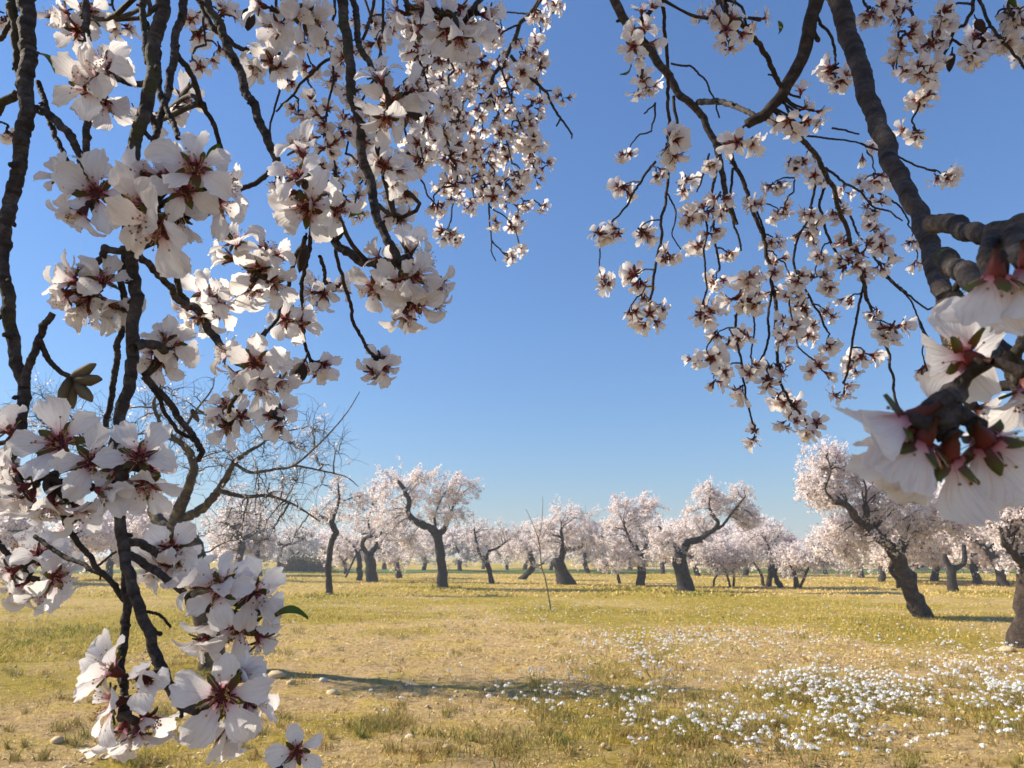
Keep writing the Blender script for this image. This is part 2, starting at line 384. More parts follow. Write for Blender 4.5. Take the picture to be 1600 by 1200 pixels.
def blob_pts(blobs, d, n, shrink=1.0, deep=.8):
    wt = np.array([b[2] * b[3] for b in blobs], float); k = rng.choice(len(blobs), n, p=wt / wt.sum())
    B = np.array([b[:4] for b in blobs], float)[k]
    v = rng.normal(size=(n, 3)); v /= np.linalg.norm(v, axis=1, keepdims=True)
    v *= (rng.uniform(0, 1, n) ** .45)[:, None] * shrink
    x = B[:, 0] + v[:, 0] * B[:, 2]; y = B[:, 1] - v[:, 1] * B[:, 3]
    dd = d + v[:, 2] * np.minimum(B[:, 2], 90 * 16 / d) * d / FPX * deep
    return EYE + dd[:, None] * (FWD + ((x - 800) / FPX)[:, None] * RGT + ((600 - y) / FPX)[:, None] * UPV)

def tree(label, limbs, blobs, nb, size, bm=None, n1=26, n2=170, group='almond trees in bloom in the field', name='almond_tree', droop=.12, tint=(.12, 1.0), base=None, cat='tree', twr=.006, bside=.04, spread=1.08):
    bm = bm or M_tree; nb = int(nb * 1.32); size *= 1.2
    bx, by = limbs[0][0][0] if base is None else base
    g, d = ground_pt(bx, by)
    root = thing(name, g, label, cat, group)
    skel = []
    for i, L in enumerate(limbs):
        pts, w0, w1 = L[:3]; z0, z1 = (L[3], L[4]) if len(L) > 3 else (0, 0)
        z = np.linspace(z0, z1, len(pts))
        P = np.array([at(x, y, d + dz) for (x, y), dz in zip(pts, z)])
        if i == 0: P = np.vstack([P[0] - UPZ * .12, P])
        V, F, pv = limb_geo(P, w0 * d / FPX / 2, w1 * d / FPX / 2, 14 if w0 > 6 else 8, .17, .35 if i == 0 else .1, seed=int(bx) + i)
        link('trunk' if i == 0 else 'limb', MB().add(V - g, F, pv).mesh('trunk', [bm]), root)
        C = catmull(P, 24)
        skel.append(C[14:] if i == 0 else C[2:])
    S = np.vstack(skel)
    if blobs:
        # secondary branches
        T = blob_pts(blobs, d, n1, .8 * spread); nn = nearest(T, S); A = S[nn]; ln = np.linalg.norm(T - A, axis=1, keepdims=True)
        P = curves(A, T, UPZ * ln * .22 + rng.normal(size=A.shape) * ln * .10, 8)
        P[:, 1:-1] += rng.normal(size=P[:, 1:-1].shape) * .018 * ln[:, None]
        r = np.linspace(1, .35, 8)[None] * (.012 + .010 * np.minimum(ln, 2.2)) * (twr / .006)
        V, F, pv = tubes(P, r, 5)
        tag(link('branchwork', MB().add(V - g, F, pv).mesh('branchwork', [bm]), root), kind='stuff')
        S2 = np.vstack([S, P[:, 2:].reshape(-1, 3)])
        # twigs
        T = blob_pts(blobs, d, n2, spread); nn = nearest(T, S2); A = S2[nn]; ln = np.linalg.norm(T - A, axis=1, keepdims=True)
        P2 = curves(A, T - UPZ * droop * ln * 0.5, UPZ * ln * (.2 + droop) + rng.normal(size=A.shape) * ln * .12, 6)
        r = np.linspace(1, .45, 6)[None] * twr * np.ones((n2, 1))
        V, F, pv = tubes(P2, r, 4)
        n3 = n2 * 2
        k = rng.integers(0, n2, n3); kk = rng.integers(1, 6, n3); A3 = P2[k, kk]
        dirv = rng.normal(size=(n3, 3)) * .8 + UPZ * (.55 - 1.6 * droop); dirv /= np.linalg.norm(dirv, axis=1, keepdims=True)
        l3 = rng.uniform(.12, .42, (n3, 1)); T3 = A3 + dirv * l3
        P3 = curves(A3, T3 - UPZ * droop * l3, rng.normal(size=A3.shape) * l3 * .12, 4)
        V3, F3, pv3 = tubes(P3, np.linspace(1, .5, 4)[None] * twr * .6 * np.ones((n3, 1)), 3)
        mb = MB().add(V - g, F, pv).add(V3 - g, F3, pv3)
        tag(link('twig_mass', mb.mesh('twig_mass', [bm]), root), kind='stuff')
        # blossom flecks along the twigs, in bunches
        allP = np.concatenate([catm.reshape(-1, 3) for catm in (P2[:, 2:], P3[:, 1:])]); nb_b = nb // 7
        k = rng.integers(0, len(allP), nb_b); c = allP[k] + rng.normal(size=(nb_b, 3)) * bside
        tb = np.clip(rng.normal(.58, .30, nb_b), .12, 1)
        cc = np.repeat(c, 7, 0) + rng.normal(size=(nb_b * 7, 3)) * size * .55
        tt = np.clip(np.repeat(tb, 7) + rng.normal(0, .22, nb_b * 7), 0, 1); tt = tint[0] + (tint[1] - tint[0]) * tt
        tt[rng.uniform(size=len(tt)) < .035] = .03
        V, q, pv = flecks(cc, size, tt)
        tag(link('crown', mk_mesh('crown', V - g, [q], [M_crown], pv, smooth=False), root), kind='stuff')
    return root, g, d

# nearest bare tree behind the hanging blossoms
tree('large gnarled almond tree with bare lichen-covered limbs and few blossoms, behind the hanging twigs',
     [([(333, 1046), (328, 985), (316, 920), (303, 870), (286, 835), (268, 812)], 39.4, 32.8),
      ([(272, 822), (284, 785), (297, 755), (303, 728), (294, 704), (280, 690), (258, 680), (250, 660)], 20.5, 4.9, 0, -.3),
      ([(258, 825), (244, 806), (236, 780), (215, 760), (180, 740), (150, 700)], 21.3, 4.9, 0, .5),
      ([(278, 815), (300, 803), (322, 790), (341, 766), (356, 742), (366, 722)], 16.4, 8.2, 0, -.3),
      ([(366, 724), (392, 738), (430, 733), (460, 727), (500, 692), (530, 660), (548, 636), (562, 612)], 5.3, 1.0, -.3, -.9),
      ([(366, 722), (388, 706), (406, 696), (416, 688)], 8.2, 2.5, -.3, 0),
      ([(341, 766), (380, 776), (420, 775), (462, 790), (500, 815)], 7.4, 2.0, -.3, .3),
      ([(460, 727), (500, 735), (540, 745), (560, 760)], 3.3, 1.2, -.6, -.4),
      ([(250, 660), (240, 630), (252, 600), (245, 570)], 6.6, 1.6, -.3, -.3), ([(280, 690), (300, 650), (330, 610), (335, 590)], 5.7, 1.6, -.3, 0)],
     [(270, 640, 75, 70), (420, 760, 120, 65), (480, 690, 70, 60), (330, 700, 110, 70), (150, 700, 110, 80), (60, 660, 70, 60), (400, 830, 90, 45)],
     2100, .026, M_treel, 95, 760, name='bare_almond_tree', group=None, droop=.05, twr=.0042, bside=.012, tint=(.2, .8))

# trees one can tell apart, from the photo's left to its right
tree('almond tree with a crooked Y-shaped trunk and pinkish crown behind the bare gnarled tree',
     [([(371, 907), (373, 880), (377, 855), (376, 840)], 12, 10), ([(376, 842), (368, 827), (352, 817)], 8, 4, 0, -1), ([(377, 842), (395, 834), (405, 821), (408, 800)], 8, 3, 0, 1)],
     [(360, 800, 60, 40), (405, 800, 55, 45), (340, 840, 50, 30)], 6000, .06)
tree('dark straight trunk almond tree with an arching limb that droops blossom over the brown bush',
     [([(437, 894), (437, 870), (439, 850)], 8, 7), ([(439, 855), (452, 850), (468, 846), (478, 838)], 5, 2.5, 0, 1), ([(438, 852), (430, 838), (428, 820)], 5, 3, 0, -1)],
     [(430, 830, 42, 34), (470, 848, 32, 26), (410, 850, 30, 24)], 4500, .07)
tree('slender almond tree with one thin leaning stem and an open sparse crown',
     [([(515, 928), (513, 895), (515, 865), (519, 845), (526, 832)], 10, 9), ([(526, 834), (519, 820), (524, 800), (530, 780), (528, 755)], 8, 2, 0, -.4), ([(526, 832), (518, 816), (500, 806), (484, 800)], 8, 2, 0, .4), ([(528, 785), (550, 778), (572, 772)], 3, 1.5, 0, .3)],
     [(515, 800, 38, 24), (532, 765, 20, 28), (560, 785, 28, 24), (495, 812, 24, 16)], 3000, .05, n1=18, n2=110)
tree('almond tree with a thin side stem leaning out beside its short dark trunk',
     [([(562, 906), (562, 885), (560, 868)], 9, 8), ([(540, 902), (548, 885), (556, 868), (560, 862)], 3.5, 3), ([(560, 870), (552, 852), (545, 845)], 5, 2), ([(561, 868), (566, 850), (566, 836)], 5, 3)],
     [(550, 845, 40, 28), (575, 830, 30, 40)], 3500, .06)
tree('thick forked almond trunk supporting a pale weeping crown, left of the tallest mid tree',
     [([(580, 909), (579, 885), (576, 865)], 18, 15), ([(574, 866), (566, 852), (572, 840), (580, 838)], 8, 5, 0, -1), ([(578, 868), (588, 852), (588, 842), (596, 832)], 10, 4, 0, .5), ([(580, 840), (576, 815), (580, 795)], 4, 2)],
     [(590, 800, 48, 50), (620, 850, 45, 38), (560, 820, 34, 40), (600, 760, 36, 32)], 11000, .06)
tree('almond tree with a low dark stump of trunk half veiled by drooping pale blossom',
     [([(623, 903), (621, 888), (618, 878)], 9, 8), ([(618, 880), (612, 865), (622, 850)], 5, 3)], [(630, 860, 34, 32), (648, 845, 30, 34), (610, 870, 20, 16)], 5500, .065)
tree('tallest mid-field almond tree, its dark trunk forking into a long bent limb',
     [([(692, 919), (691, 895), (688, 865), (684, 838), (681, 830)], 15, 14), ([(684, 838), (674, 826), (656, 818), (640, 806), (637, 795), (640, 785), (634, 770), (627, 758), (622, 752)], 13, 5, 0, -.8), ([(685, 836), (694, 826), (700, 815), (705, 800)], 10, 5, 0, .6), ([(682, 834), (680, 822), (679, 805)], 6, 3)],
     [(625, 770, 48, 44), (615, 820, 42, 42), (655, 755, 34, 26), (705, 780, 42, 42), (690, 760, 44, 30), (725, 765, 22, 26), (690, 805, 46, 20), (640, 850, 34, 22)], 19000, .05, n1=46, n2=330)
tree('slim leaning almond tree with two raised arms, right of the tallest mid-field tree',
     [([(769, 911), (764, 890), (758, 876), (757, 868)], 8, 8), ([(757, 878), (748, 862), (744, 845), (741, 826)], 5, 3, 0, -.5), ([(760, 875), (764, 862), (776, 857), (788, 848), (797, 842)], 5, 2.5, 0, .5)],
     [(742, 828, 26, 28), (745, 860, 28, 24), (775, 835, 24, 22), (800, 830, 16, 16)], 4300, .05)
tree('almond tree whose dark trunk leans over at a low slant beside the thin sapling',
     [([(815, 905), (826, 896), (833, 884), (830, 868), (833, 862)], 10, 8), ([(833, 884), (843, 883), (850, 880)], 3, 2), ([(829, 868), (818, 850), (810, 840)], 4, 2)],
     [(815, 845, 36, 36), (838, 860, 30, 30), (800, 860, 22, 24)], 6500, .055)
tree('stout almond tree with a leaning two-toned trunk, just behind the thin sapling',
     [([(886, 914), (880, 898), (874, 882), (872, 872)], 24, 16), ([(874, 882), (880, 866), (884, 856), (892, 858), (905, 855), (925, 843), (942, 838)], 9, 3, 0, .8), ([(874, 880), (878, 860), (879, 845), (876, 828)], 8, 4, 0, -.8)],
     [(880, 812, 42, 34), (850, 830, 26, 30), (918, 822, 36, 36), (875, 848, 46, 24), (930, 860, 40, 26)], 13000, .052, n1=34, n2=230)
tree('almond tree with a short black trunk under a broad dense pale crown, mid row',
     [([(1001, 916), (1003, 898), (1002, 878), (999, 866)], 14, 11), ([(1000, 868), (994, 852), (1000, 862), (1006, 858)], 5, 3), ([(1001, 870), (1010, 850), (1004, 832), (992, 815)], 6, 3, 0, .7), ([(1000, 866), (985, 845), (975, 820)], 5, 3, 0, -.7)],
     [(985, 815, 50, 34), (1010, 795, 34, 28), (960, 845, 36, 36), (1010, 850, 38, 32), (985, 880, 40, 16), (965, 790, 20, 18)], 17000, .055, n1=38, n2=260)
tree('stoutest black almond trunk in the row, with a pale patch of bare wood',
     [([(1070, 924), (1067, 900), (1063, 878), (1064, 862)], 27, 20), ([(1066, 866), (1076, 848), (1092, 843), (1106, 834), (1118, 826), (1122, 816), (1117, 810)], 13, 5, 0, -.8), ([(1063, 864), (1052, 850), (1040, 840), (1030, 822)], 9, 4, 0, .7), ([(1066, 864), (1074, 845), (1086, 846), (1098, 846)], 8, 4), ([(1118, 826), (1128, 822), (1145, 800), (1165, 775)], 5, 2, -.5, -.8), ([(1118, 812), (1108, 790), (1112, 765)], 5, 2, -.5, -.2)],
     [(1108, 782, 34, 28), (1150, 785, 38, 28), (1085, 815, 38, 24), (1040, 840, 38, 34), (1165, 805, 26, 26), (1050, 865, 40, 14), (1105, 765, 20, 18)], 16000, .052, n1=40, n2=260)
tree('brownish open almond tree with slender forked double stems, right of the stoutest trunk',
     [([(1201, 917), (1203, 900), (1204, 885), (1206, 876)], 9, 7), ([(1193, 917), (1190, 900), (1184, 888), (1176, 876)], 6, 3, .4, .5), ([(1206, 878), (1203, 860), (1197, 845), (1190, 835)], 5, 2.5, 0, -.4), ([(1206, 878), (1218, 868), (1230, 855), (1242, 842)], 6, 2, 0, .4)],
     [(1190, 845, 42, 26), (1170, 868, 34, 26), (1235, 850, 22, 24), (1205, 830, 40, 14)], 5200, .05, M_treeg, 26, 200, tint=(.04, .8))
tree('small almond tree with a curved dark stem close beside the brownish open tree',
     [([(1221, 919), (1213, 905), (1210, 890), (1211, 880)], 9, 6), ([(1211, 884), (1220, 874), (1228, 872)], 4, 2)], [(1225, 870, 24, 20), (1235, 885, 20, 16)], 2600, .055)
tree('small dark V-stemmed almond tree beside the green verge, with a low pinkish crown',
     [([(1247, 920), (1243, 905), (1240, 893)], 11, 6), ([(1250, 918), (1256, 905), (1262, 890), (1268, 880)], 5, 2.5), ([(1241, 896), (1236, 884), (1232, 872)], 5, 2.5)],
     [(1265, 865, 40, 26), (1245, 880, 34, 20), (1290, 875, 26, 24)], 6500, .06)
tree('big leaning almond tree with a thick slanted trunk and the fullest white crown',
     [([(1443, 964), (1432, 940), (1420, 910), (1408, 882), (1400, 868), (1397, 860)], 28, 21), ([(1398, 866), (1388, 852), (1376, 842), (1366, 832), (1352, 820), (1340, 812), (1328, 795), (1318, 786), (1302, 784)], 18, 8, 0, -.8), ([(1402, 870), (1408, 852), (1417, 838), (1422, 824), (1428, 805)], 20, 7, 0, .5), ([(1352, 820), (1354, 802), (1352, 790)], 12, 9, -.5, -.6), ([(1400, 872), (1392, 890), (1402, 905), (1404, 918)], 10, 6, .3, .4), ([(1420, 838), (1440, 855), (1442, 842), (1448, 832)], 7, 3, .3, .8), ([(1304, 784), (1290, 765), (1298, 735), (1290, 710)], 4, 1.2, -.8, -.6)],
     [(1295, 740, 58, 44), (1280, 770, 45, 36), (1330, 790, 60, 40), (1310, 850, 56, 34), (1400, 790, 70, 44), (1455, 800, 60, 34), (1500, 815, 44, 32), (1350, 830, 60, 36), (1300, 712, 32, 20), (1430, 830, 36, 24), (1340, 890, 30, 18), (1370, 750, 44, 28)],
     30000, .046, M_treeg, 70, 520, bside=.05)
tree('pollarded almond tree with two bare stumpy arms, one ending in a red-brown cut',
     [([(1489, 924), (1488, 905), (1487, 892), (1486, 884)], 15, 11), ([(1486, 888), (1479, 876), (1475, 866)], 9, 7), ([(1488, 890), (1496, 886), (1505, 881), (1507, 868), (1505, 849)], 9, 6)],
     None, 0, .05, group=None, name='pollarded_almond_tree')
tree('almond tree cut by the frame edge with a rough grey trunk and snow-white crown',
     [([(1600, 1008), (1603, 960), (1606, 915), (1604, 885), (1610, 870)], 38, 30), ([(1604, 885), (1590, 872), (1580, 862), (1566, 850)], 16, 6, 0, -.4), ([(1610, 872), (1630, 840), (1660, 810)], 22, 8, 0, .5)],
     [(1575, 810, 44, 34), (1590, 850, 30, 22), (1640, 790, 60, 50), (1555, 825, 26, 20)], 9000, .042, M_treeg, 34, 260)
tree('low almond tree with a short thin trunk, left of the short black trunk',
     [([(968, 911), (966, 902), (965, 895)], 5, 4)], [(955, 880, 26, 18), (970, 870, 20, 20)], 2600, .06)
tree('slender bent almond stem in front of the green verge, right of the stoutest trunk',
     [([(1115, 919), (1116, 906), (1120, 898), (1114, 888), (1106, 882)], 4, 2)], [(1110, 868, 22, 20), (1125, 880, 20, 18)], 2400, .055, tint=(.05, .9))
tree('pair of thin young almond stems before the verge, under one pinkish crown',
     [([(1141, 918), (1138, 905), (1134, 893)], 4, 3), ([(1146, 916), (1147, 905), (1146, 893)], 4, 3)], [(1150, 862, 34, 28), (1135, 880, 28, 20)], 5200, .06)

# thin sapling
M_sap = bark('bark_sapling', (.10, .075, .05), (.19, .15, .10), (.28, .23, .17), 20, 90, 0, .004)
g, d = ground_pt(860, 953)
sap = thing('almond_sapling', g, 'thin bare sapling standing alone in the grass before the blossoming row', 'sapling')
for nm, pts, w0, w1 in (('trunk', [(861, 955), (856, 925), (851, 900), (846, 885), (844, 860), (840, 838)], 5, 3.5), ('stem', [(840, 838), (832, 818), (824, 800), (821, 795)], 3, 1.2), ('stem', [(841, 845), (846, 822), (848, 790), (848, 775)], 3, 1.2), ('stem', [(846, 888), (836, 886), (832, 880)], 2.5, 1), ('stem', [(846, 880), (862, 868), (875, 860)], 2.5, 1), ('stem', [(845, 870), (838, 850), (812, 822)], 2.2, 1), ('stem', [(843, 850), (855, 825), (872, 800)], 2, 1)):
    P = np.array([at(x, y, d) for x, y in pts]); V, F, pv_ = limb_geo(P, w0 * .5 * d / FPX / 2, w1 * .5 * d / FPX / 2, 7, .1)
    link(nm, MB().add(V - g, F, pv_).mesh(nm, [M_sap]), sap)

# farther rows: one source tree, copied with its parts
proto, g0, d0 = tree('far pinkish almond tree between the slender tree and the thick forked trunk',
     [([(540, 897), (540, 886), (537, 876)], 6, 5), ([(537, 878), (530, 868), (526, 858)], 3.5, 2, 0, -.7), ([(538, 878), (546, 866), (552, 858)], 3.5, 2, 0, .7)],
     [(528, 858, 22, 20), (552, 856, 24, 22), (540, 846, 26, 18), (540, 868, 36, 14), (540, 882, 38, 9)], 7000, .085, group='almond trees in the back rows', n1=24, n2=170)
FAR = [(465, 890, 1.1, 'distant almond tree behind the low brown bush'), (505, 889, 1.0, 'distant almond tree just behind the slender tree'), (395, 890, 1.2, 'distant almond tree behind the drooping arched limb'),
       (820, 890, 1.2, 'distant almond tree behind the slanted trunk'), (985, 891, 1.2, 'distant almond tree behind the short black trunk'), (1060, 892, 1.2, 'distant almond tree behind the stoutest trunk'), (1120, 892, 1.15, 'distant almond tree behind the bent slender stem'), (1215, 893, 1.2, 'distant almond tree behind the brownish open tree'), (600, 890, 1.2, 'distant almond tree behind the thick forked trunk'), (755, 889, 1.1, 'distant almond tree behind the two-armed tree'),
       (20, 912, 1.35, 'back-row almond tree at the frame edge low behind the white hanging cluster'), (95, 906, 1.2, 'back-row almond tree showing through the lower hanging blossoms'), (170, 903, 1.3, 'back-row almond tree behind the long central hanging bough'), (235, 905, 1.3, 'back-row almond tree at the foot of the bare gnarled tree, on its open side'),
       (345, 900, 1.15, 'back-row almond tree just beside the gnarled trunk'), (405, 899, 1.1, 'back-row almond tree between the Y-shaped trunk and the drooping one'), (662, 893, 1.0, 'distant almond tree glimpsed under the long bent limb'), (718, 894, 1.05, 'distant almond tree right beside the tallest tree trunk'),
       (793, 892, .75, 'low distant almond tree between the two-armed tree and the slanted one'), (860, 893, .9, 'distant almond tree right behind the sapling'), (918, 896, 1.1, 'distant almond tree filling the gap right of the two-toned trunk'), (945, 893, 1.0, 'distant almond tree left of the broad dense crown'),
       (1035, 897, 1.05, 'distant almond tree between the short black trunk and the stoutest trunk'), (1090, 900, 1.0, 'distant almond tree at the pale house, right of the stoutest trunk'), (1165, 899, 1.0, 'distant almond tree at the grey fence post'), (1290, 897, .8, 'distant almond tree beyond the green verge'),
       (1345, 902, 1.0, 'distant almond tree on the pale track'), (1378, 908, 1.0, 'back-row almond tree behind the leaning trunk'), (1425, 912, 1.1, 'back-row almond tree just right of the leaning trunk'), (1460, 908, 1.0, 'back-row almond tree left of the pollarded stump'),
       (1528, 912, 1.15, 'low mauve almond tree right of the pollarded stump'), (1568, 916, 1.2, 'low mauve almond tree beside the frame edge trunk'), (1600, 912, 1.2, 'back-row almond tree cut by the frame edge behind the grey trunk')]
for i, (x, y, s, lab) in enumerate(FAR):
    gg, dd = ground_pt(x, y)
    r = proto.copy(); COL.objects.link(r); r.location = gg; r['label'] = lab
    r.rotation_euler = (0, 0, i * 2.4); k = s * rnd.uniform(1.25, 1.45); r.scale = (k, k, k * rnd.uniform(.92, 1.05))
    for ch in proto.children:
        c = ch.copy(); COL.objects.link(c); c.parent = r

# brown bush, pale house, grey-blue shed, fence
g, d = ground_pt(475, 894)
bush = thing('brown_bush', g, 'low brown leafless bush at the field edge behind the slender tree', 'bush')
T = blob_pts([(455, 880, 24, 13), (480, 877, 28, 17), (505, 884, 20, 10)], d, 420); A = np.stack([T[:, 0] * .6 + g[0] * .4, T[:, 1], np.full(420, g[2] - .05)], 1)
P = curves(A, T, rng.normal(size=A.shape) * .15, 5); V, F, pv_ = tubes(P, np.linspace(1, .4, 5)[None] * .018 * np.ones((420, 1)), 3)
tag(link('stem_mass', MB().add(V - g, F, pv_).mesh('stem_mass', [M_treel]), bush), kind='stuff')
k = rng.integers(0, 420, 7000); c = P[k, rng.integers(1, 5, 7000)] + rng.normal(size=(7000, 3)) * .16
V, q, pv_ = flecks(c, .12, rng.uniform(0, 1, 7000)); V[:, 2] = np.maximum(V[:, 2], 0)
tag(link('foliage', mk_mesh('foliage', V - g, [q], [M_bush], pv_, smooth=False), bush), kind='stuff')

def box(mb, c, s, mi=0):
    x, y, z = s[0] / 2, s[1] / 2, s[2] / 2
    V = np.array([(sx_ * x, sy_ * y, sz_ * z) for sx_ in (-1, 1) for sy_ in (-1, 1) for sz_ in (-1, 1)]) + np.array(c)
    return mb.add(V, [[(0, 1, 3, 2), (4, 6, 7, 5), (0, 4, 5, 1), (2, 3, 7, 6), (0, 2, 6, 4), (1, 5, 7, 3)]], None, mi)
M_cream = plain('cream_render', (.66, .56, .36)); M_blue = plain('grey_blue_render', (.34, .37, .42)); M_tile = plain('roof_tile', (.36, .17, .10)); M_dark = plain('dark_window', (.04, .04, .045), .3); M_steel = plain('grey_steel', (.42, .43, .44), .5, .4); M_whitep = plain('white_paint', (.72, .70, .66))
def house(name, label, px, dist, W, D, H, wm, roof=True, wins=2):
    g = at(px, 880, dist); g[2] = 0
    r = thing(name, g, label, 'house' if roof else 'shed')
    link('wall', box(MB(), (0, 0, H / 2), (W, D, H)).mesh('wall', [wm], False), r)
    if roof:
        V = [(-W / 2 - .3, -D / 2 - .3, H + .01), (W / 2 + .3, -D / 2 - .3, H + .01), (W / 2 + .3, D / 2 + .3, H + .01), (-W / 2 - .3, D / 2 + .3, H + .01), (-W / 2 - .3, 0, H + 1.2), (W / 2 + .3, 0, H + 1.2)]
        link('roof', MB().add(V, [[(0, 1, 5, 4), (2, 3, 4, 5), (3, 2, 1, 0)], [(1, 2, 5), (3, 0, 4)]]).mesh('roof', [M_tile], False), r)
    else: link('roof', box(MB(), (0, 0, H + .08), (W + .3, D + .3, .15)).mesh('roof', [M_steel], False), r)
    for i in range(wins):
        link('window', box(MB(), ((i + .5) * W / wins - W / 2, -D / 2 - .02, H * .55), (.9, .08, 1.1)).mesh('window', [M_dark], False), r)
house('cream_house', 'cream walled house half hidden by the far trees beside the stoutest trunk', 1082, 88, 5, 5, 2.6, M_cream)
house('cream_house', 'small cream farm building far behind the short black trunk', 991, 84, 2.6, 4, 2.2, M_cream, True, 1)
house('grey_shed', 'grey-blue flat-roofed shed beyond the field, right of the two-armed tree', 780, 120, 3.2, 4, 4.2, M_blue, False, 1)
house('white_shed', 'small white hut with a dark opening behind the leaning trunk', 1424, 62, 1.8, 2, 1.3, M_whitep, False, 1)
fence = thing('wire_fence', at(1160, 890, 62) * np.array([1, 1, 0]), 'wire fence on steel posts along the green verge', 'fence')
f0 = np.array(fence.location); prev = None; wires = MB()
for i, px in enumerate((960, 1025, 1090, 1160, 1235, 1318, 1400)):
    p = at(px, 880, 66); p[2] = 0
    V, F, pv_ = tubes(np.array([[p, p + UPZ * 1.8]]), np.full((1, 2), .045), 8); link('post', MB().add(V - f0, F, pv_).mesh('post', [M_steel]), fence)
    if prev is not None:
        for h in (.3, .7, 1.1, 1.5, 1.75):
            V, F, pv_ = tubes(np.array([[prev + UPZ * h, (p + prev) / 2 + UPZ * (h - .03), p + UPZ * h]]), np.full((1, 3), .008), 4); wires.add(V - f0, F, pv_)
    prev = p
link('wire', wires.mesh('wire', [M_steel]), fence)


# ------------------------------------------------------------------ ground cover
def blades(n, x, y, h, wd, tone, lean):
    z = gz(x, y); az = rng.uniform(0, 6.283, n); la = rng.uniform(0, 6.283, n)
    b = np.stack([x, y, z - .004], 1); s = np.stack([np.cos(az), np.sin(az), az * 0], 1) * (wd * .5)[:, None]
    ld = np.stack([np.cos(la), np.sin(la), la * 0], 1)
    mid = b + ld * (h * lean * .3)[:, None] + UPZ * (h * .6)[:, None]; tip = b + ld * (h * lean)[:, None] + UPZ * h[:, None]
    V = np.stack([b - s, b + s, mid + s * .7, mid - s * .7, tip], 1).reshape(-1, 3)
    i = np.arange(n)[:, None] * 5
    return V, i + np.array([0, 1, 2, 3]), i + np.array([3, 2, 4]), np.repeat(np.stack([tone] * 3, 1), 5, 0)
def field_pts(n, d0, d1, pw=1.0):
    d = d0 * (d1 / d0) ** (rng.uniform(0, 1, n) ** pw)
    x = rng.uniform(-.80, .80, n) * (d + .5)
    return x, d
def grass(name, n, d0, d1, h0, h1, w0, w1, keep_bare):
    x, y = field_pts(n, d0, d1); g = green_mask(x, y); p = fbm(x, y, 1.6, 55, 3)
    k = rng.uniform(size=n) < np.clip(keep_bare + g * .9 + (p - .55) * 2.4, .02, 1); x, y, g, p = x[k], y[k], g[k], p[k]; n = len(x)
    h = rng.uniform(h0, h1, n) * (.5 + .9 * np.clip(p, 0, 1)) * (.6 + .7 * g); wd = rng.uniform(w0, w1, n)
    tone = np.clip(.04 + g * .72 + rng.normal(0, .2, n), 0, 1)
    V, q, t, pv = blades(n, x, y, h, wd, tone, rng.uniform(.2, 1.5, n))
    tag(link(name, mk_mesh(name, V, [q, t], [M_grass], pv, smooth=False)), kind='stuff')
grass('grass', 110000, 4.0, 11, .012, .055, .003, .007, .10)
grass('grass', 90000, 10, 26, .02, .07, .008, .02, .12)
grass('grass', 50000, 25, 62, .04, .12, .03, .08, .25)

# dry straw and crumbs lying about
def litter(n, d0, d1, l0, l1, w0, w1):
    x, y = field_pts(n, d0, d1); g = green_mask(x, y); p = fbm(x, y, 2.4, 155, 3); k = rng.uniform(size=n) < np.clip(1.1 - g * 1.3 + (p - .5) * 2.5, .05, 1); x, y = x[k], y[k]; n = len(x)
    a = rng.uniform(0, 6.283, n); L_ = rng.uniform(l0, l1, n)[:, None] * .5; W_ = rng.uniform(w0, w1, n)[:, None] * .5
    t = np.stack([np.cos(a), np.sin(a), rng.normal(0, .30, n)], 1); s_ = np.stack([-np.sin(a), np.cos(a), rng.normal(0, .5, n)], 1)
    c = np.stack([x, y, gz(x, y) + L_[:, 0] * .35 + .003], 1); V = np.stack([c - t * L_, c - s_ * W_, c + t * L_, c + s_ * W_], 1).reshape(-1, 3)
    tone = np.repeat(np.clip(rng.normal(.38, .30, n), 0, 1), 4)
    tag(link('straw_litter', mk_mesh('straw_litter', V, [np.arange(n * 4).reshape(n, 4)], [M_litter], np.stack([tone] * 3, 1), smooth=False)), kind='stuff')
litter(60000, 4, 11, .010, .04, .003, .010); litter(40000, 10, 28, .02, .07, .008, .022); litter(12000, 27, 60, .05, .14, .03, .06)

# pebbles and clods
x, y = field_pts(9000, 4.0, 16); s = rng.uniform(.003, .020, 9000) * rng.uniform(.3, 1.3, 9000) ** 1.5; bare_ = fbm(x, y, .8, 66, 3) + rng.uniform(-.2, .2, 9000); s *= np.clip((bare_ - .35) * 4, .15, 1.2)
B = np.array([(1, 0, 0), (-1, 0, 0), (0, 1, 0), (0, -1, 0), (0, 0, .7), (0, 0, -.7)]); FT = np.array([(0, 2, 4), (2, 1, 4), (1, 3, 4), (3, 0, 4), (2, 0, 5), (1, 2, 5), (3, 1, 5), (0, 3, 5)])
V = (B[None] * (1 + rng.uniform(-.4, .4, (9000, 6, 3))) * s[:, None, None] + np.stack([x, y, gz(x, y) + s * .25], 1)[:, None]).reshape(-1, 3)
F = (np.arange(9000)[:, None, None] * 6 + FT[None]).reshape(-1, 3)
tag(link('pebbles', mk_mesh('pebbles', V, [F], [M_stone], np.repeat(np.clip(rng.normal(.45, .3, 9000), 0, 1), 6)[:, None].repeat(3, 1))), kind='stuff')
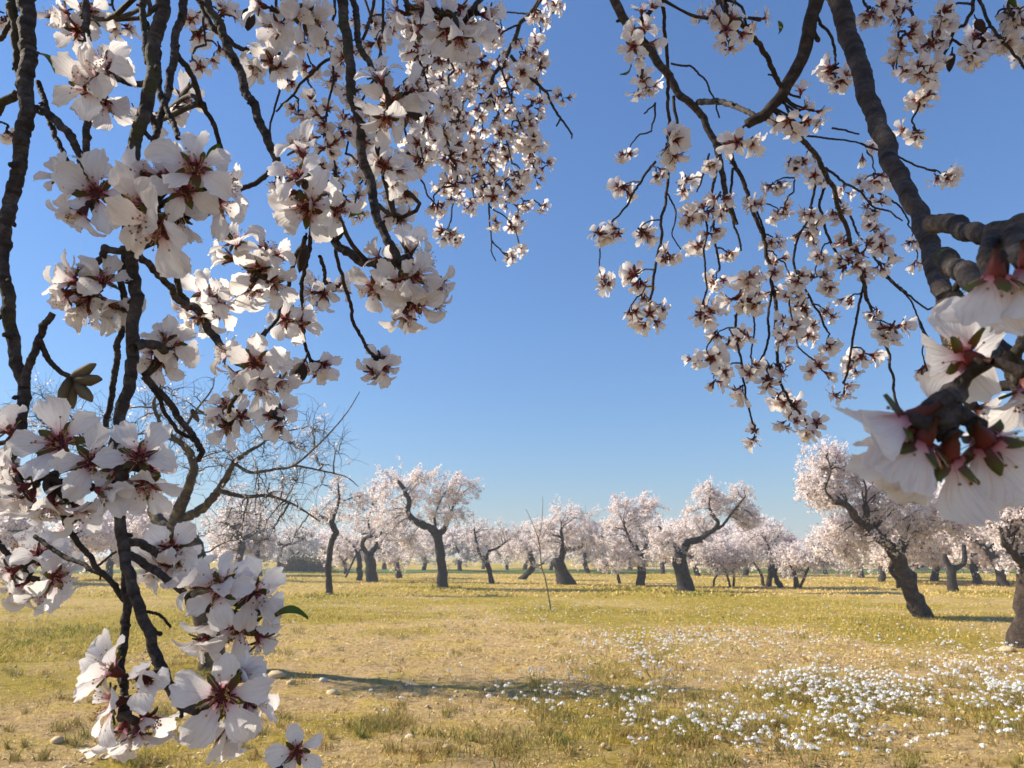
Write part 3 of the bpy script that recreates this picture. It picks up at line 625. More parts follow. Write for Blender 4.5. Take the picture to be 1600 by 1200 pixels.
# single stones
def stone_mesh(seed):
    r = np.random.default_rng(seed); th = np.linspace(0, 6.283, 9)[:-1]; V = [(0, 0, .55)]
    for z, k in ((.42, .6), (.1, 1.0), (-.25, .85)):
        for t in th: q_ = k * r.uniform(.8, 1.2); V.append((math.cos(t) * q_, math.sin(t) * q_ * .8, z + r.uniform(-.1, .1)))
    T_ = [(0, 1 + i, 1 + (i + 1) % 8) for i in range(8)]; Q_ = [(1 + 8 * k + i, 9 + 8 * k + i, 9 + 8 * k + (i + 1) % 8, 1 + 8 * k + (i + 1) % 8) for k in (0, 1) for i in range(8)]
    return MB().add(V, [T_, Q_], np.full((25, 3), r.uniform(.5, 1))).mesh('stone', [M_stone], False)
SM = [stone_mesh(i) for i in range(4)]
STN = [(432, 1058, 14, 'pale rock beside the long dark shadow streak, largest stone on the soil'), (455, 1068, 9, 'small pale stone next to the largest rock'), (520, 1082, 11, 'sandy stone just below the shadow streak'), (505, 1063, 8, 'small stone at the shadow streak, right of the largest rock'),
       (1575, 1015, 11, 'pale stone at the foot of the grey frame edge trunk'), (700, 1176, 10, 'tan stone near the bottom edge of the bare soil'), (90, 1160, 11, 'stone in the bare soil at the bottom beside the lowest blossoms'), (640, 1158, 8, 'small stone beside the green tuft'), (1210, 1170, 10, 'stone on a bare sandy spot among the white flowers')]
for i, (px, py, rp, lab) in enumerate(STN):
    g, d = ground_pt(px, py); o_ = link('stone', SM[i % 4], None, (g[0], g[1], gz(g[0], g[1]) + rp * d / FPX * .2), Quaternion((0, 0, 1), i * 1.3), rp * d / FPX); tag(o_, lab, 'stone', 'stones on the soil')

# white wild flowers
def plant_mesh(seed, hgt):
    r = np.random.default_rng(seed); mb = MB(); n = int(r.integers(5, 9)); tips = []
    az = r.uniform(0, 6.283, n); sp_ = r.uniform(.15, .75, n) * hgt; hh = hgt * r.uniform(.6, 1.05, n)
    A = np.stack([np.cos(az) * .012, np.sin(az) * .012, az * 0 - .01], 1); T_ = np.stack([np.cos(az) * sp_, np.sin(az) * sp_, hh], 1)
    P = curves(A, T_, np.stack([np.cos(az) * sp_, np.sin(az) * sp_, hh], 1) * .18 * np.array([1, 1, 0]), 5)
    V, F, pv = tubes(P, np.linspace(1, .6, 5)[None] * .0022 * np.ones((n, 1)), 3); pv[:, :] = r.uniform(.25, .8); mb.add(V, F, pv)
    m_ = 46; k = r.integers(0, n, m_); q = r.integers(0, 4, m_); c = P[k, q] + r.normal(size=(m_, 3)) * .008
    a = r.normal(size=(m_, 3)) + np.array([0, 0, .6]); a /= np.linalg.norm(a, axis=1, keepdims=True); b = np.cross(a, r.normal(size=(m_, 3))); b /= np.linalg.norm(b, axis=1, keepdims=True)
    L_ = r.uniform(.012, .034, m_)[:, None]
    V = np.stack([c, c + a * L_ * .5 + b * .0035, c + a * L_, c + a * L_ * .5 - b * .0035], 1).reshape(-1, 3); V[:, 2] = np.maximum(V[:, 2], -.005)
    mb.add(V, [np.arange(m_ * 4).reshape(m_, 4)], np.repeat(r.uniform(.1, 1, m_), 4)[:, None].repeat(3, 1))
    return mb.mesh('wild_flower', [M_redw], False), P[:, -1]
def head_mesh(seed):
    r = np.random.default_rng(seed); n = 26
    v = r.normal(size=(n, 3)); v[:, 2] = np.abs(v[:, 2]) + .1; v /= np.linalg.norm(v, axis=1, keepdims=True)
    c = v * np.array([.017, .017, .014]) * r.uniform(.5, 1.4, (n, 1)); a = np.cross(v, r.normal(size=(n, 3))); a /= np.linalg.norm(a, axis=1, keepdims=True); b = np.cross(v, a); s = .0062
    V = np.stack([c - a * s, c - b * s + v * .002, c + a * s, c + b * s + v * .002], 1).reshape(-1, 3)
    return MB().add(V, [np.arange(n * 4).reshape(n, 4)], np.repeat(r.uniform(0, 1, n), 4)[:, None].repeat(3, 1)).mesh('flower_head', [M_white], False)
PM = [plant_mesh(s, h) for s, h in ((1, .15), (2, .18), (3, .13), (4, .20), (5, .16))]; HM = [head_mesh(s) for s in range(3)]
PATCH = [((1300, 1078, 95, 26), 34, 'the dense white patch in mid foreground'), ((1400, 1092, 60, 22), 14, 'the right end of the dense white patch'), ((1585, 1095, 40, 45), 16, 'the green clump at the frame edge'), ((1500, 1062, 50, 18), 10, 'the sparse patch below the leaning tree'),
         ((1300, 1150, 120, 30), 20, 'the bare sand in front of the dense white patch'), ((1090, 1150, 100, 36), 12, 'the reddish weeds at the bottom of the field'), ((900, 1105, 70, 30), 8, 'the scattered patch before the open field'), ((1030, 1062, 60, 22), 6, 'the patch beside the dense flowers'), ((960, 1030, 50, 16), 6, 'the back of the scattered patch'), ((1010, 1120, 60, 25), 5, 'the low green weeds in the middle')]
cnt = 0
for (cx, cy, rx, ry), n_, where in PATCH:
    for _ in range(n_):
        px, py = cx + rnd.gauss(0, .75) * rx, cy + rnd.gauss(0, .75) * ry
        if py < 985 or py > 1230: continue
        g, d = ground_pt(px, py); me, tips = PM[cnt % 5]; k = rnd.uniform(.75, 1.25)
        o_ = link('wild_flower', me, None, (g[0], g[1], gz(g[0], g[1])), Quaternion((0, 0, 1), rnd.uniform(0, 6.28)), k); cnt += 1
        tag(o_, 'white wild flower plant in ' + where, 'wild flower', 'white wild flowers in ' + where)
        for tp in tips[::2] if d > 9 else tips[: 5]:
            link('flower_head', HM[rnd.randrange(3)], o_, tp, Quaternion((0, 0, 1), rnd.uniform(0, 6)), rnd.uniform(.75, 1.25))
# the many smaller ones farther off and between: one mass
def flower_mass():
    C = []
    for (cx, cy, rx, ry), n_ in (((1290, 1074, 105, 27), 200), ((1405, 1090, 60, 24), 70), ((1570, 1075, 55, 42), 150), ((1060, 1000, 80, 14), 120), ((1180, 1010, 120, 22), 150), ((950, 1010, 60, 10), 60), ((1030, 1035, 90, 30), 70), ((900, 1095, 90, 28), 40), ((1320, 1150, 180, 36), 110), ((850, 965, 160, 16), 110), ((1000, 955, 220, 14), 130), ((1250, 980, 200, 16), 60), ((620, 935, 130, 14), 90), ((500, 945, 60, 10), 50), ((1480, 1010, 100, 20), 60), ((760, 1060, 200, 40), 40), ((1500, 1045, 50, 18), 50)):
        for _ in range(n_):
            px, py = cx + rnd.gauss(0, .7) * rx, cy + rnd.gauss(0, .7) * ry
            if py < 922 or py > 1230: continue
            g, d = ground_pt(px, py); C.append((g[0], g[1], d))
    C = np.array(C); n = len(C); h = rng.uniform(.03, .16, n) * np.where(C[:, 2] > 11, .7, 1); z = gz(C[:, 0], C[:, 1])
    B_ = np.stack([C[:, 0], C[:, 1], z], 1); T_ = B_ + np.stack([rng.normal(0, .04, n), rng.normal(0, .04, n), h], 1)
    V, F, pv = tubes(curves(B_, T_, B_ * 0, 3), np.full((n, 3), .0022), 3); pv[:] = .6
    mb = MB().add(V, F, pv, 0)
    m_ = 18; v = rng.normal(size=(n, m_, 3)); v[..., 2] = np.abs(v[..., 2]); v /= np.linalg.norm(v, axis=2, keepdims=True); v = v * rng.uniform(.6, 1.45, (n, m_, 1))
    rr = rng.uniform(.010, .022, n); c = (T_[:, None] + v * rr[:, None, None] * np.array([1, 1, .8])).reshape(-1, 3); v = v.reshape(-1, 3)
    a = np.cross(v, rng.normal(size=v.shape)); a /= np.linalg.norm(a, axis=1, keepdims=True); b = np.cross(v, a); s = (np.repeat(rr, m_) * .42)[:, None]
    V = np.stack([c - a * s, c - b * s, c + a * s, c + b * s], 1).reshape(-1, 3)
    mb.add(V, [np.arange(len(V)).reshape(-1, 4)], np.repeat(rng.uniform(0, 1, len(c)), 4)[:, None].repeat(3, 1), 1)
    tag(link('wild_flower_mass', mb.mesh('wild_flower_mass', [M_redw, M_white], False)), kind='stuff')
flower_mass()
# low weeds under and between the flowers
def weeds():
    X_, Y_ = [], []
    for (cx, cy, rx, ry), n_ in (((1300, 1090, 120, 32), 5200), ((1420, 1100, 90, 26), 2200), ((1570, 1095, 70, 55), 4200), ((1100, 1165, 110, 40), 3600), ((900, 1110, 90, 40), 2600), ((1030, 1075, 90, 35), 2200), ((760, 1165, 90, 30), 1400), ((600, 1134, 40, 12), 1600), ((960, 1050, 60, 16), 1400), ((1330, 1165, 150, 30), 1700), ((310, 1045, 35, 18), 2200), ((1400, 975, 60, 8), 700)):
        for _ in range(n_):
            px, py = cx + rnd.gauss(0, .7) * rx, cy + rnd.gauss(0, .7) * ry
            if py < 940 or py > 1240: continue
            g, d = ground_pt(px, py); X_.append(g[0]); Y_.append(g[1])
    for _ in range(420):                                       # small tufts dotted over the dry ground
        py = rnd.uniform(985, 1200) if rnd.random() < .7 else rnd.uniform(940, 1000); px = rnd.uniform(0, 1600); r_ = rnd.uniform(3, 18) * rnd.random() + 2.5
        for _ in range(int(r_ * 9)):
            g, d = ground_pt(px + rnd.gauss(0, .6) * r_, py + rnd.gauss(0, .25) * r_); X_.append(g[0]); Y_.append(g[1])
    x, y = np.array(X_), np.array(Y_); n = len(x); cl = fbm(x, y, 3.0, 91, 2); k = rng.uniform(size=n) < np.clip((cl - .32) * 4, .05, 1); x, y, cl = x[k], y[k], cl[k]; n = len(x)
    tone = np.clip(rng.normal(.45, .27, n) + (cl - .5), 0, 1)
    V, q, t, pv = blades(n, x, y, rng.uniform(.015, .085, n) * (.5 + cl), rng.uniform(.003, .009, n), tone, rng.uniform(.2, 1.3, n))
    tag(link('weeds', mk_mesh('weeds', V, [q, t], [M_redw], pv, smooth=False)), kind='stuff')
weeds()


# ------------------------------------------------------------------ hanging boughs of the almond trees overhead
R0 = .0225                                    # flower radius in metres
def petal_geo(seed, nu=11, nv=13, L=.0205, W=.0148):
    r = np.random.default_rng(seed)
    u = np.linspace(-1, 1, nu); v = np.linspace(0, 1, nv) ** .9; U, Vv = np.meshgrid(u, v)
    wdt = W * .5 * (.13 + .87 * np.sin(np.clip(Vv, 0, 1) ** 1.12 * 2.1) ** 1.15 * (1 - .30 * Vv ** 6)) * r.uniform(.85, 1.1)
    notch = r.uniform(.03, .16); no = r.uniform(-.35, .35)
    x = L * Vv * (1 - .14 * U ** 2 * Vv ** 2) - L * notch * np.exp(-((U - no) / .22) ** 2) * Vv ** 6
    edge = r.normal(0, .03, nu); edge = edge * .6 + np.convolve(edge, np.ones(3) / 3, 'same'); x += L * edge[None] * Vv ** 7
    y = wdt * U + r.normal(0, .03) * L * Vv ** 2 + W * .03 * r.normal(0, 1, nv)[:, None] * np.abs(U) ** 3
    cup = r.uniform(.10, .30); bend = r.uniform(-.28, .16)
    z = W * cup * (U ** 2) * Vv * .9 + L * (.22 * np.sin(Vv * 2.4) + bend * Vv ** 2.2) - .07 * L
    z += L * .035 * np.sin(U * r.uniform(2, 4.5) + r.uniform(0, 6)) * Vv ** 2 + L * r.normal(0, .04) * U * Vv + L * .02 * np.sin(U * 7 + r.uniform(0, 6)) * Vv ** 4
    ii = np.arange(nu * nv).reshape(nv, nu)
    q = np.stack([ii[:-1, :-1], ii[:-1, 1:], ii[1:, 1:], ii[1:, :-1]], -1).reshape(-1, 4)
    return np.stack([x, y, z], -1).reshape(-1, 3), q, np.stack([U * .5 + seed, Vv, U * 0], -1).reshape(-1, 3)

def rotm(q): return np.array(q.to_matrix())
def calyx_geo(mb, mi, tilt, seed, low=False, ped=.009):
    r = np.random.default_rng(seed); k = 6 if low else 10
    zs = np.array([-.006 - ped, -.007, -.0055, -.002, .0008]); rs = np.array([.0013, .0013, .0024, .0032, .0036])
    P = np.stack([zs * 0, zs * 0, zs], 1)[None]
    V, F, pv = tubes(P, rs[None], k, cap=False); pv[:, 1] = np.repeat([.0, .1, .25, .4, .35], k); mb.add(V, F, pv, mi)
    # inner cup floor
    th = np.arange(k) * 6.2832 / k
    mb.add(np.stack([np.cos(th) * .0035, np.sin(th) * .0035, th * 0 - .0008], 1), [[tuple(range(k))]], np.full((k, 3), .15), mi)
    nv = 3 if low else 5
    for j in range(5):
        v = np.linspace(0, 1, nv); wd = .0025 * np.array([.8, 1.0, .1] if low else [.75, 1.0, .95, .65, .12]); ln = .0085 * r.uniform(.85, 1.15)
        A = np.concatenate([np.stack([v * ln, -wd, v * 0 + .0006], 1), np.stack([v * ln, v * 0, v * 0 - .0006], 1), np.stack([v * ln, wd, v * 0 + .0006], 1)])
        Q = Quaternion((0, 0, 1), (j + .5) * 1.2566 + r.normal(0, .08)) @ Quaternion((0, 1, 0), -(tilt - (.2 if tilt < .8 else -.02) + r.normal(0, .1)))
        A = A @ rotm(Q).T + rotm(Quaternion((0, 0, 1), (j + .5) * 1.2566)) @ np.array([.0034, 0, 0])
        i = np.arange(nv); f = np.stack([i[:-1], i[1:], i[1:] + nv, i[:-1] + nv], 1)
        pv = np.tile(np.stack([v * 0, .45 + .55 * v, v * 0], 1), (3, 1)); mb.add(A, [f, f + nv], pv, mi)

def stamen_geo(mb, mf, ma, seed, n=24, low=False):
    r = np.random.default_rng(seed); th = r.uniform(0, 6.283, n); sp_ = np.abs(r.normal(.0, .55, n)) + .15; ln = r.uniform(.0065, .0125, n)
    D = np.stack([np.cos(th) * np.sin(sp_), np.sin(th) * np.sin(sp_), np.cos(sp_)], 1)
    A = np.stack([np.cos(th) * .0022, np.sin(th) * .0022, th * 0 - .0005], 1); B = A + D * ln[:, None]
    P = curves(A, B, np.stack([np.cos(th), np.sin(th), th * 0], 1) * .0012, 4)
    V, F, pv = tubes(P, np.linspace(1, .7, 4)[None] * (.00034 if low else .00024) * np.ones((n, 1)), 3, cap=False); pv[:, 1] = np.tile(np.repeat(np.linspace(0, 1, 4), 3), n); mb.add(V, F, pv, mf)
    B6 = np.array([(1, 0, 0), (-1, 0, 0), (0, 1, 0), (0, -1, 0), (0, 0, 1), (0, 0, -1)]) * (.0009 if low else .00075)
    FT = np.array([(0, 2, 4), (2, 1, 4), (1, 3, 4), (3, 0, 4), (2, 0, 5), (1, 2, 5), (3, 1, 5), (0, 3, 5)])
    V = (B6[None] + B[:, None]).reshape(-1, 3); mb.add(V, [(np.arange(n)[:, None, None] * 6 + FT[None]).reshape(-1, 3)], np.repeat(r.uniform(0, 1, n), 6)[:, None].repeat(3, 1), ma)

PETAL = [mk_mesh('petal', *(lambda g: (g[0], [g[1]], [M_petal], g[2]))(petal_geo(s))) for s in range(1, 11)]
def near_body(tilt, seed):
    mb = MB(); calyx_geo(mb, 0, tilt, seed, False, .004); return mb.mesh('blossom', [M_calyx])
OPEN = [(.12, 'flat'), (.38, 'wide'), (1.0, 'bell'), (.68, 'broad')]
BODY = [[near_body(t, 5 * i + j) for j in range(2)] for i, (t, _) in enumerate(OPEN)]
STAM = []
for s in range(3):
    mb = MB(); stamen_geo(mb, 0, 1, 40 + s, 26); STAM.append(mb.mesh('stamens', [M_fil, M_anther]))
def small_flower(seed):
    r = np.random.default_rng(seed); mb = MB(); tilt = r.choice([.15, .4, .65, .95, 1.3])
    calyx_geo(mb, 1, tilt, seed, True, .006)
    for j in range(5):
        if r.uniform() < .07: continue
        V, q, pv = petal_geo(seed * 7 + j, 4, 5)
        Q = Quaternion((0, 0, 1), j * 1.2566 + r.normal(0, .1)) @ Quaternion((0, 1, 0), -(tilt + r.normal(0, .14))) @ Quaternion((1, 0, 0), r.normal(0, .2))
        mb.add((V * r.uniform(.88, 1.08)) @ rotm(Q).T + rotm(Quaternion((0, 0, 1), j * 1.2566)) @ np.array([.003, 0, 0]), [q], pv, 0)
    stamen_geo(mb, 2, 3, seed, 9, True)
    return mb
SMB = [small_flower(s) for s in range(100, 118)]
SMALL = [m_.mesh('blossom', [M_petal2, M_calyx, M_fil, M_anther]) for m_ in SMB]
def small(b, C, q, s):
    i = rnd.randrange(len(SMALL)); b.n += 1
    if b.n <= 295: return link('blossom', SMALL[i], b.root, C - b.o, q, s)
    Rm = rotm(q); src = SMB[i]; off = b.mass.n
    b.mass.V.append(np.concatenate(src.V) @ Rm.T * s + (C - b.o)); b.mass.P.append(np.concatenate(src.P)); b.mass.F += [f + off for f in src.F]; b.mass.M += src.M; b.mass.n += src.n

class Bough: pass
BG = {}
def bough(key, px, py, d, label):
    b = Bough(); b.o = at(px, py, d); b.root = thing('almond_bough', b.o, label, 'bough', 'boughs hanging into the view'); b.S = []; b.W = []; b.spur = []; b.n = 0; b.mass = MB()
    BG[key] = b; return b

def near_tube(P, r0, r1, sides=12, node=.016, rough=.07, stub=.35):
    P = np.asarray(P, float); Ln = np.sum(np.linalg.norm(np.diff(P, axis=0), axis=1))
    K = int(np.clip(Ln / (.42 * (r0 + r1) * .5), 10, 220)); C = catmull(P, K); t = np.linspace(0, 1, K); s = t * Ln
    r = r0 + (r1 - r0) * t
    wob = rng.normal(size=(K, 3)); kern = np.ones(7) / 7
    for a in range(3): C[:, a] += np.convolve(wob[:, a], kern, 'same') * .45 * np.minimum(r, .0035)
    pz = np.zeros((K, sides)); bump = np.zeros((K, sides)); th = np.arange(sides) * 6.2832 / sides; mb = MB()
    x = rnd.uniform(.3, 1) * node; T = np.gradient(C, axis=0); T /= np.linalg.norm(T, axis=1, keepdims=True)
    while x < Ln:
        k = min(int(x / Ln * K), K - 1); g = np.exp(-((s - x) / (.30 * r[k] + .0004)) ** 2); a0 = rnd.uniform(0, 6.28)
        side = .35 + .65 * np.exp(3 * (np.cos(th - a0) - 1))
        bump += g[:, None] * side[None] * rnd.uniform(.14, .46) * (.35 if r[k] > .0055 else .7 if r[k] > .003 else 1)
        pz += np.exp(-((s - x - .2 * r[k]) / (.16 * r[k] + .0004)) ** 2)[:, None] * rnd.uniform(.4, .95)
        if rnd.random() < stub:
            u = np.cross(T[k], rng.normal(size=3)); u /= np.linalg.norm(u); dv = u + T[k] * rnd.uniform(.2, .9); dv /= np.linalg.norm(dv)
            ln = r[k] * rnd.uniform(.8, 1.9); q = C[k] + u * r[k] * .6
            V, F, pv = tubes(np.array([[q, q + dv * ln * .6, q + dv * ln, q + dv * (ln + r[k] * .35)]]), np.array([[.55, .42, .50, .22]]) * r[k] * rnd.uniform(.7, 1), 7); pv[:, 2] = .55; mb.add(V, F, pv)
        x += node * rnd.uniform(.55, 1.6)
    nz = vnoise(th[None] * 1.2 + s[:, None] * 0, (s / (r0 * .9))[:, None] + th[None] * 0, rnd.randrange(999)) - .5
    rr = r[:, None] * (1 + bump + rough * 2 * nz)
    V, F, pv = tubes(C[None], rr[None], sides, True, pz[None]); mb.add(V, F, np.clip(pv, 0, 50))
    return mb, C

def wood(key, pts, w0, w1, d0, d1, name='branch', mt=None, up=0.0, ds=None, **kw):
    """pts: photo pixels along the branch, w: width in photo pixels, d: distance in metres at both ends"""
    b = BG[key]; n = len(pts); dd = np.linspace(d0, d1, n) if ds is None else ds
    if up:                                                # carries on above the frame, up into the crown it hangs from
        d_ = dd[0]; r_ = (.94 if max(w0, w1) > 20 else .84) * w0 * d_ / FPX / 2; A_ = at(*pts[0], d_); B_ = at(*pts[1], dd[1]); v_ = A_ - B_; v_ /= np.linalg.norm(v_)
        lean = np.array([rnd.gauss(-.12, .10), rnd.gauss(0, .08), 0]); ln_ = .55 + .42 * d_
        mb, _ = near_tube([A_ - v_ * r_ * 1.5, A_ + v_ * .10 * ln_, A_ + v_ * .2 * ln_ + UPZ * .25 * ln_ + lean * .3, A_ + v_ * .2 * ln_ + UPZ * .8 * ln_ + lean], r_, r_ * (1.15 if w0 > 8 else 1.5), 8, node=.03)
        mb.V = [v - b.o for v in mb.V]; link(name, mb.mesh(name, [mt or (M_bark if w0 > 11 else M_twig)]), b.root)
    q_ = [pts[0]]; e_ = [dd[0]]
    for a_, b_, da, db in zip(pts[:-1], pts[1:], dd[:-1], dd[1:]):
        g_ = math.hypot(a_[0] - b_[0], a_[1] - b_[1]); j_ = min(.045 * g_, .35 * max(w0, w1) + 1.0)
        q_ += [((a_[0] + b_[0]) / 2 + rnd.gauss(0, j_), (a_[1] + b_[1]) / 2 + rnd.gauss(0, j_ * .5)), b_]; e_ += [(da + db) / 2, db]
    pts, dd = q_, np.array(e_)
    P = [at(x, y, d) for (x, y), d in zip(pts, dd)]
    near = min(d0, d1) < .75
    wk = .94 if max(w0, w1) > 20 else .84; mb, C = near_tube(P, wk * w0 * d0 / FPX / 2, wk * w1 * d1 / FPX / 2, 12 if near else 7, kw.get('node', .014 if near else .03), kw.get('rough', .07), kw.get('stub', .35 if near else .3))
    mb.V = [v - b.o for v in mb.V]
    link(name, mb.mesh(name, [mt or (M_bark if near and w0 > 11 else M_twig)]), b.root)
    ds_ = catmull(np.stack([np.array(pts)[:, 0], np.array(pts)[:, 1], dd], 1), 26)
    b.S.append(ds_); b.W.append(np.array(C))

def spur(b, A, B, r):
    M = (A + B) / 2 + rng.normal(size=3) * .12 * np.linalg.norm(B - A)
    V, F, pv = tubes(catmull([A, M, B], 7)[None], np.array([[1.25, .95, .9, .85, .95, 1.05, 1.2]]) * r * rng.uniform(.85, 1.2, (1, 7)), 7); pv[:, 2] = .35
    b.spur.append((V - b.o, F, pv))

def z_to(dv, spin):
    q = Vector((0, 0, 1)).rotation_difference(Vector(dv)); return q @ Quaternion((0, 0, 1), spin)

def near_flower(b, C, dv, s, openk, broad=1.0):
    q = z_to(dv, rnd.uniform(0, 6.28)); tilt = OPEN[openk][0]
    f = link('blossom', rnd.choice(BODY[openk]), b.root, C - b.o, q, s)
    for j in range(5):
        if rnd.random() < .035: continue
        a = j * 1.2566 + rnd.gauss(0, .10)
        pq = Quaternion((0, 0, 1), a) @ Quaternion((0, 1, 0), -(tilt + rnd.gauss(0, .16))) @ Quaternion((1, 0, 0), rnd.gauss(0, .22))
        k = rnd.uniform(.9, 1.12)
        link('petal', rnd.choice(PETAL), f, (math.cos(a) * .003, math.sin(a) * .003, 0), pq, (k, k * broad * rnd.uniform(.9, 1.12), k * rnd.uniform(.8, 1.3)))
    link('stamens', rnd.choice(STAM), f, (0, 0, 0), Quaternion((0, 0, 1), rnd.uniform(0, 6)), (.9, .9, .85))

def cluster(key, ax, ay, d, fl, fill=0, openk=None):
    b = BG[key]; W = np.vstack(b.W); fl = list(fl)
    rm = sum(f[2] for f in fl) / len(fl)
    for _ in range(fill):
        a = rnd.uniform(0, 6.28); fl.append((ax + math.cos(a) * rm * .6, ay + math.sin(a) * rm * .6, rm * .85, -.4, 1))
    for f in fl:
        x, y, r_ = f[:3]; z = f[3] if len(f) > 3 else .4; back = len(f) > 4
        dd = d + rnd.uniform(-.012, .012) + (.018 if back else 0) - .010 * max(z, 0)
        dv = cdir(((x - ax) / rm * 1.0 + rnd.gauss(0, .12), -(y - ay) / rm + rnd.gauss(0, .12) - .1, z))
        s = (.90 if r_ >= 60 else .84) * r_ * dd / (FPX * R0); C = at(x, y, dd) - dv * .004
        base = C - dv * .0095 * s
        dist = np.linalg.norm(W - base, axis=1); k = dist.argmin(); q = W[k]
        if dist[k] > .004: spur(b, q, base, .0017)
        ok = openk if openk is not None else (0 if z > .95 else rnd.choice([0, 1, 1, 1, 2]))
        if r_ >= 30: near_flower(b, C, dv, s, ok)
        else: small(b, C, z_to(dv, rnd.uniform(0, 6.28)), s)

def mids(key, lst, d, w=3.4, nper=(3, 6), jit=.06, minr=0):
    """small clusters on drooping twigs; each twig leaves the wood above it"""
    b = BG[key]
    for x, y, Rp in sorted(lst, key=lambda c: c[1]):
        S = np.vstack(b.S); dd = d * (1 + rnd.uniform(-jit, jit))
        dy = y - S[:, 1]; cost = np.hypot((S[:, 0] - x) * 1.5, dy) + np.where(dy < 6, 400, 0); k = cost.argmin(); sx_, sy_, sd = S[k]
        gx_, gy_ = x - sx_, y - sy_
        if math.hypot(gx_, gy_) > 3:
            pts = [(sx_, sy_), (sx_ + gx_ * .55 + rnd.uniform(-4, 4), sy_ + gy_ * .25 - abs(gx_) * .08), (x + rnd.uniform(-.12, .12) * abs(gy_) - gx_ * .06, y - gy_ * .35), (x, y)]
            w = 3.3 if d > 1.1 else w
            wood(key, pts, w, max(1.8, w * .65), sd, dd, 'twig', ds=np.array([sd, sd + (dd - sd) * .5, dd, dd]), stub=.25, node=.02)
        s = Rp * dd / (FPX * .0242); s = min(max(s, .75), 1.4); A = at(x, y, dd); n_ = rnd.randint(*nper)
        for j in range(n_):
            v = np.array([rnd.gauss(0, 1), rnd.gauss(-.6, .75), rnd.gauss(.1, .9)]); dv = cdir(v)
            small(b, A + dv * .011 * s + rng.normal(size=3) * .004, z_to(dv, rnd.uniform(0, 6.28)), s * rnd.uniform(.88, 1.08))

def fill_in(lst, n, x0, x1, y0, y1, r0, r1, gap, seed):
    q = random.Random(seed); out_ = list(lst); t = 0
    while n and t < 4000:
        t += 1; x, y = q.uniform(x0, x1), q.uniform(y0, y1)
        if min(math.hypot(x - a[0], y - a[1]) for a in out_) > gap: out_.append((x, y, q.uniform(r0, r1))); n -= 1
    return out_
def finish(key):
    b = BG[key]
    if b.mass.n: tag(link('blossom_mass', b.mass.mesh('blossom_mass', [M_petal2, M_calyx, M_fil, M_anther]), b.root), kind='stuff')
    if b.spur:
        mb = MB()
        for V, F, pv in b.spur: mb.add(V, F, pv)
        tag(link('spur_twigs', mb.mesh('spur_twigs', [M_twig]), b.root), kind='stuff')

# ---- the boughs
bough('A', 35, -40, .40, 'thickest knotty grey bough hanging along the outermost edge beside the big near blossoms')
wood('A', [(43, -20), (42, 30), (41, 75), (40, 120), (42, 170), (32, 240), (17, 310), (7, 370), (6, 430), (13, 490), (25, 560), (36, 605), (38, 640), (27, 690), (12, 730), (-10, 780)], 25, 17, .40, .34, up=150)
wood('A', [(24, -20), (25, 40), (27, 80), (33, 120), (38, 150)], 17, 15, .40, .40, up=150)
wood('A', [(-260, -35), (-120, 35), (-20, 75), (5, 55), (20, 30), (26, 15)], 10, 9, .41, .40); wood('A', [(-260, 70), (-120, 140), (-20, 180), (5, 160), (28, 145)], 18, 15, .40, .395)
wood('A', [(40, 165), (75, 178), (103, 205), (128, 255), (140, 288), (136, 305)], 16, 12, .395, .36)
wood('A', [(60, 130), (72, 165), (85, 210), (104, 250), (118, 280)], 10, 8, .41, .38)
wood('A', [(40, 605), (45, 575), (58, 535), (70, 508), (82, 490)], 15, 12, .352, .36)
wood('A', [(62, 532), (76, 562), (95, 582), (112, 590)], 10, 9, .357, .36)
wood('A', [(30, 680), (60, 708), (66, 742), (75, 745)], 13, 9, .335, .33); wood('A', [(-260, 590), (-120, 660), (-20, 700), (10, 690), (26, 672)], 12, 9, .34, .338)
wood('A', [(-260, 720), (-120, 790), (-20, 830), (8, 862), (28, 882), (48, 893)], 11, 10, .41, .40); wood('A', [(-260, 795), (-120, 865), (-20, 905), (20, 893), (45, 880), (65, 872)], 7, 5, .42, .40)
cluster('A', 130, 300, .365, [(150, 300, 68, .9), (105, 288, 58, .3), (118, 345, 58, .2), (84, 268, 44, .2), (150, 262, 46, .2)])
cluster('A', 62, 745, .335, [(90, 685, 80, 1.5), (148, 720, 68, 1.4), (172, 775, 58, .3), (38, 792, 62, .2), (78, 803, 60, .3), (132, 808, 58, .3), (8, 738, 58, .4), (4, 662, 52, .3), (20, 770, 50, .3), (110, 765, 52, .3)], 1)
cluster('A', 48, 890, .40, [(28, 850, 52, .6), (62, 856, 50, .3), (30, 925, 55, .3), (68, 935, 58, .4), (97, 905, 58, .3), (74, 874, 48, 1.2), (6, 900, 50, .3), (100, 870, 44, .2)], 1)

bough('B', 250, -40, .36, 'long knotty bough carrying the largest white blossoms and the lowest clusters before the grass')
wood('B', [(250, -20), (248, 40), (240, 90), (232, 150), (222, 190), (206, 238), (200, 290), (204, 345), (207, 400), (210, 450), (209, 500), (208, 555), (201, 600), (187, 650), (180, 700), (182, 750), (186, 800), (194, 855), (203, 900), (215, 940), (236, 985), (250, 1030), (264, 1070), (284, 1102), (312, 1112)], 22, 17, .38, .31, up=160)
wood('B', [(203, 868), (230, 885), (262, 905), (290, 930), (300, 952), (330, 950)], 15, 12, .345, .355)
wood('B', [(196, 890), (198, 940), (195, 1000), (190, 1045), (195, 1085), (188, 1125)], 16, 14, .335, .315)
wood('B', [(75, 742), (92, 785), (107, 828), (125, 852), (152, 888), (178, 915), (196, 940)], 10, 10, .335, .335)
wood('B', [(55, 838), (98, 868), (130, 882), (160, 898)], 8, 8, .36, .338); wood('B', [(150, 886), (168, 872), (182, 862)], 5, 4, .34, .34)
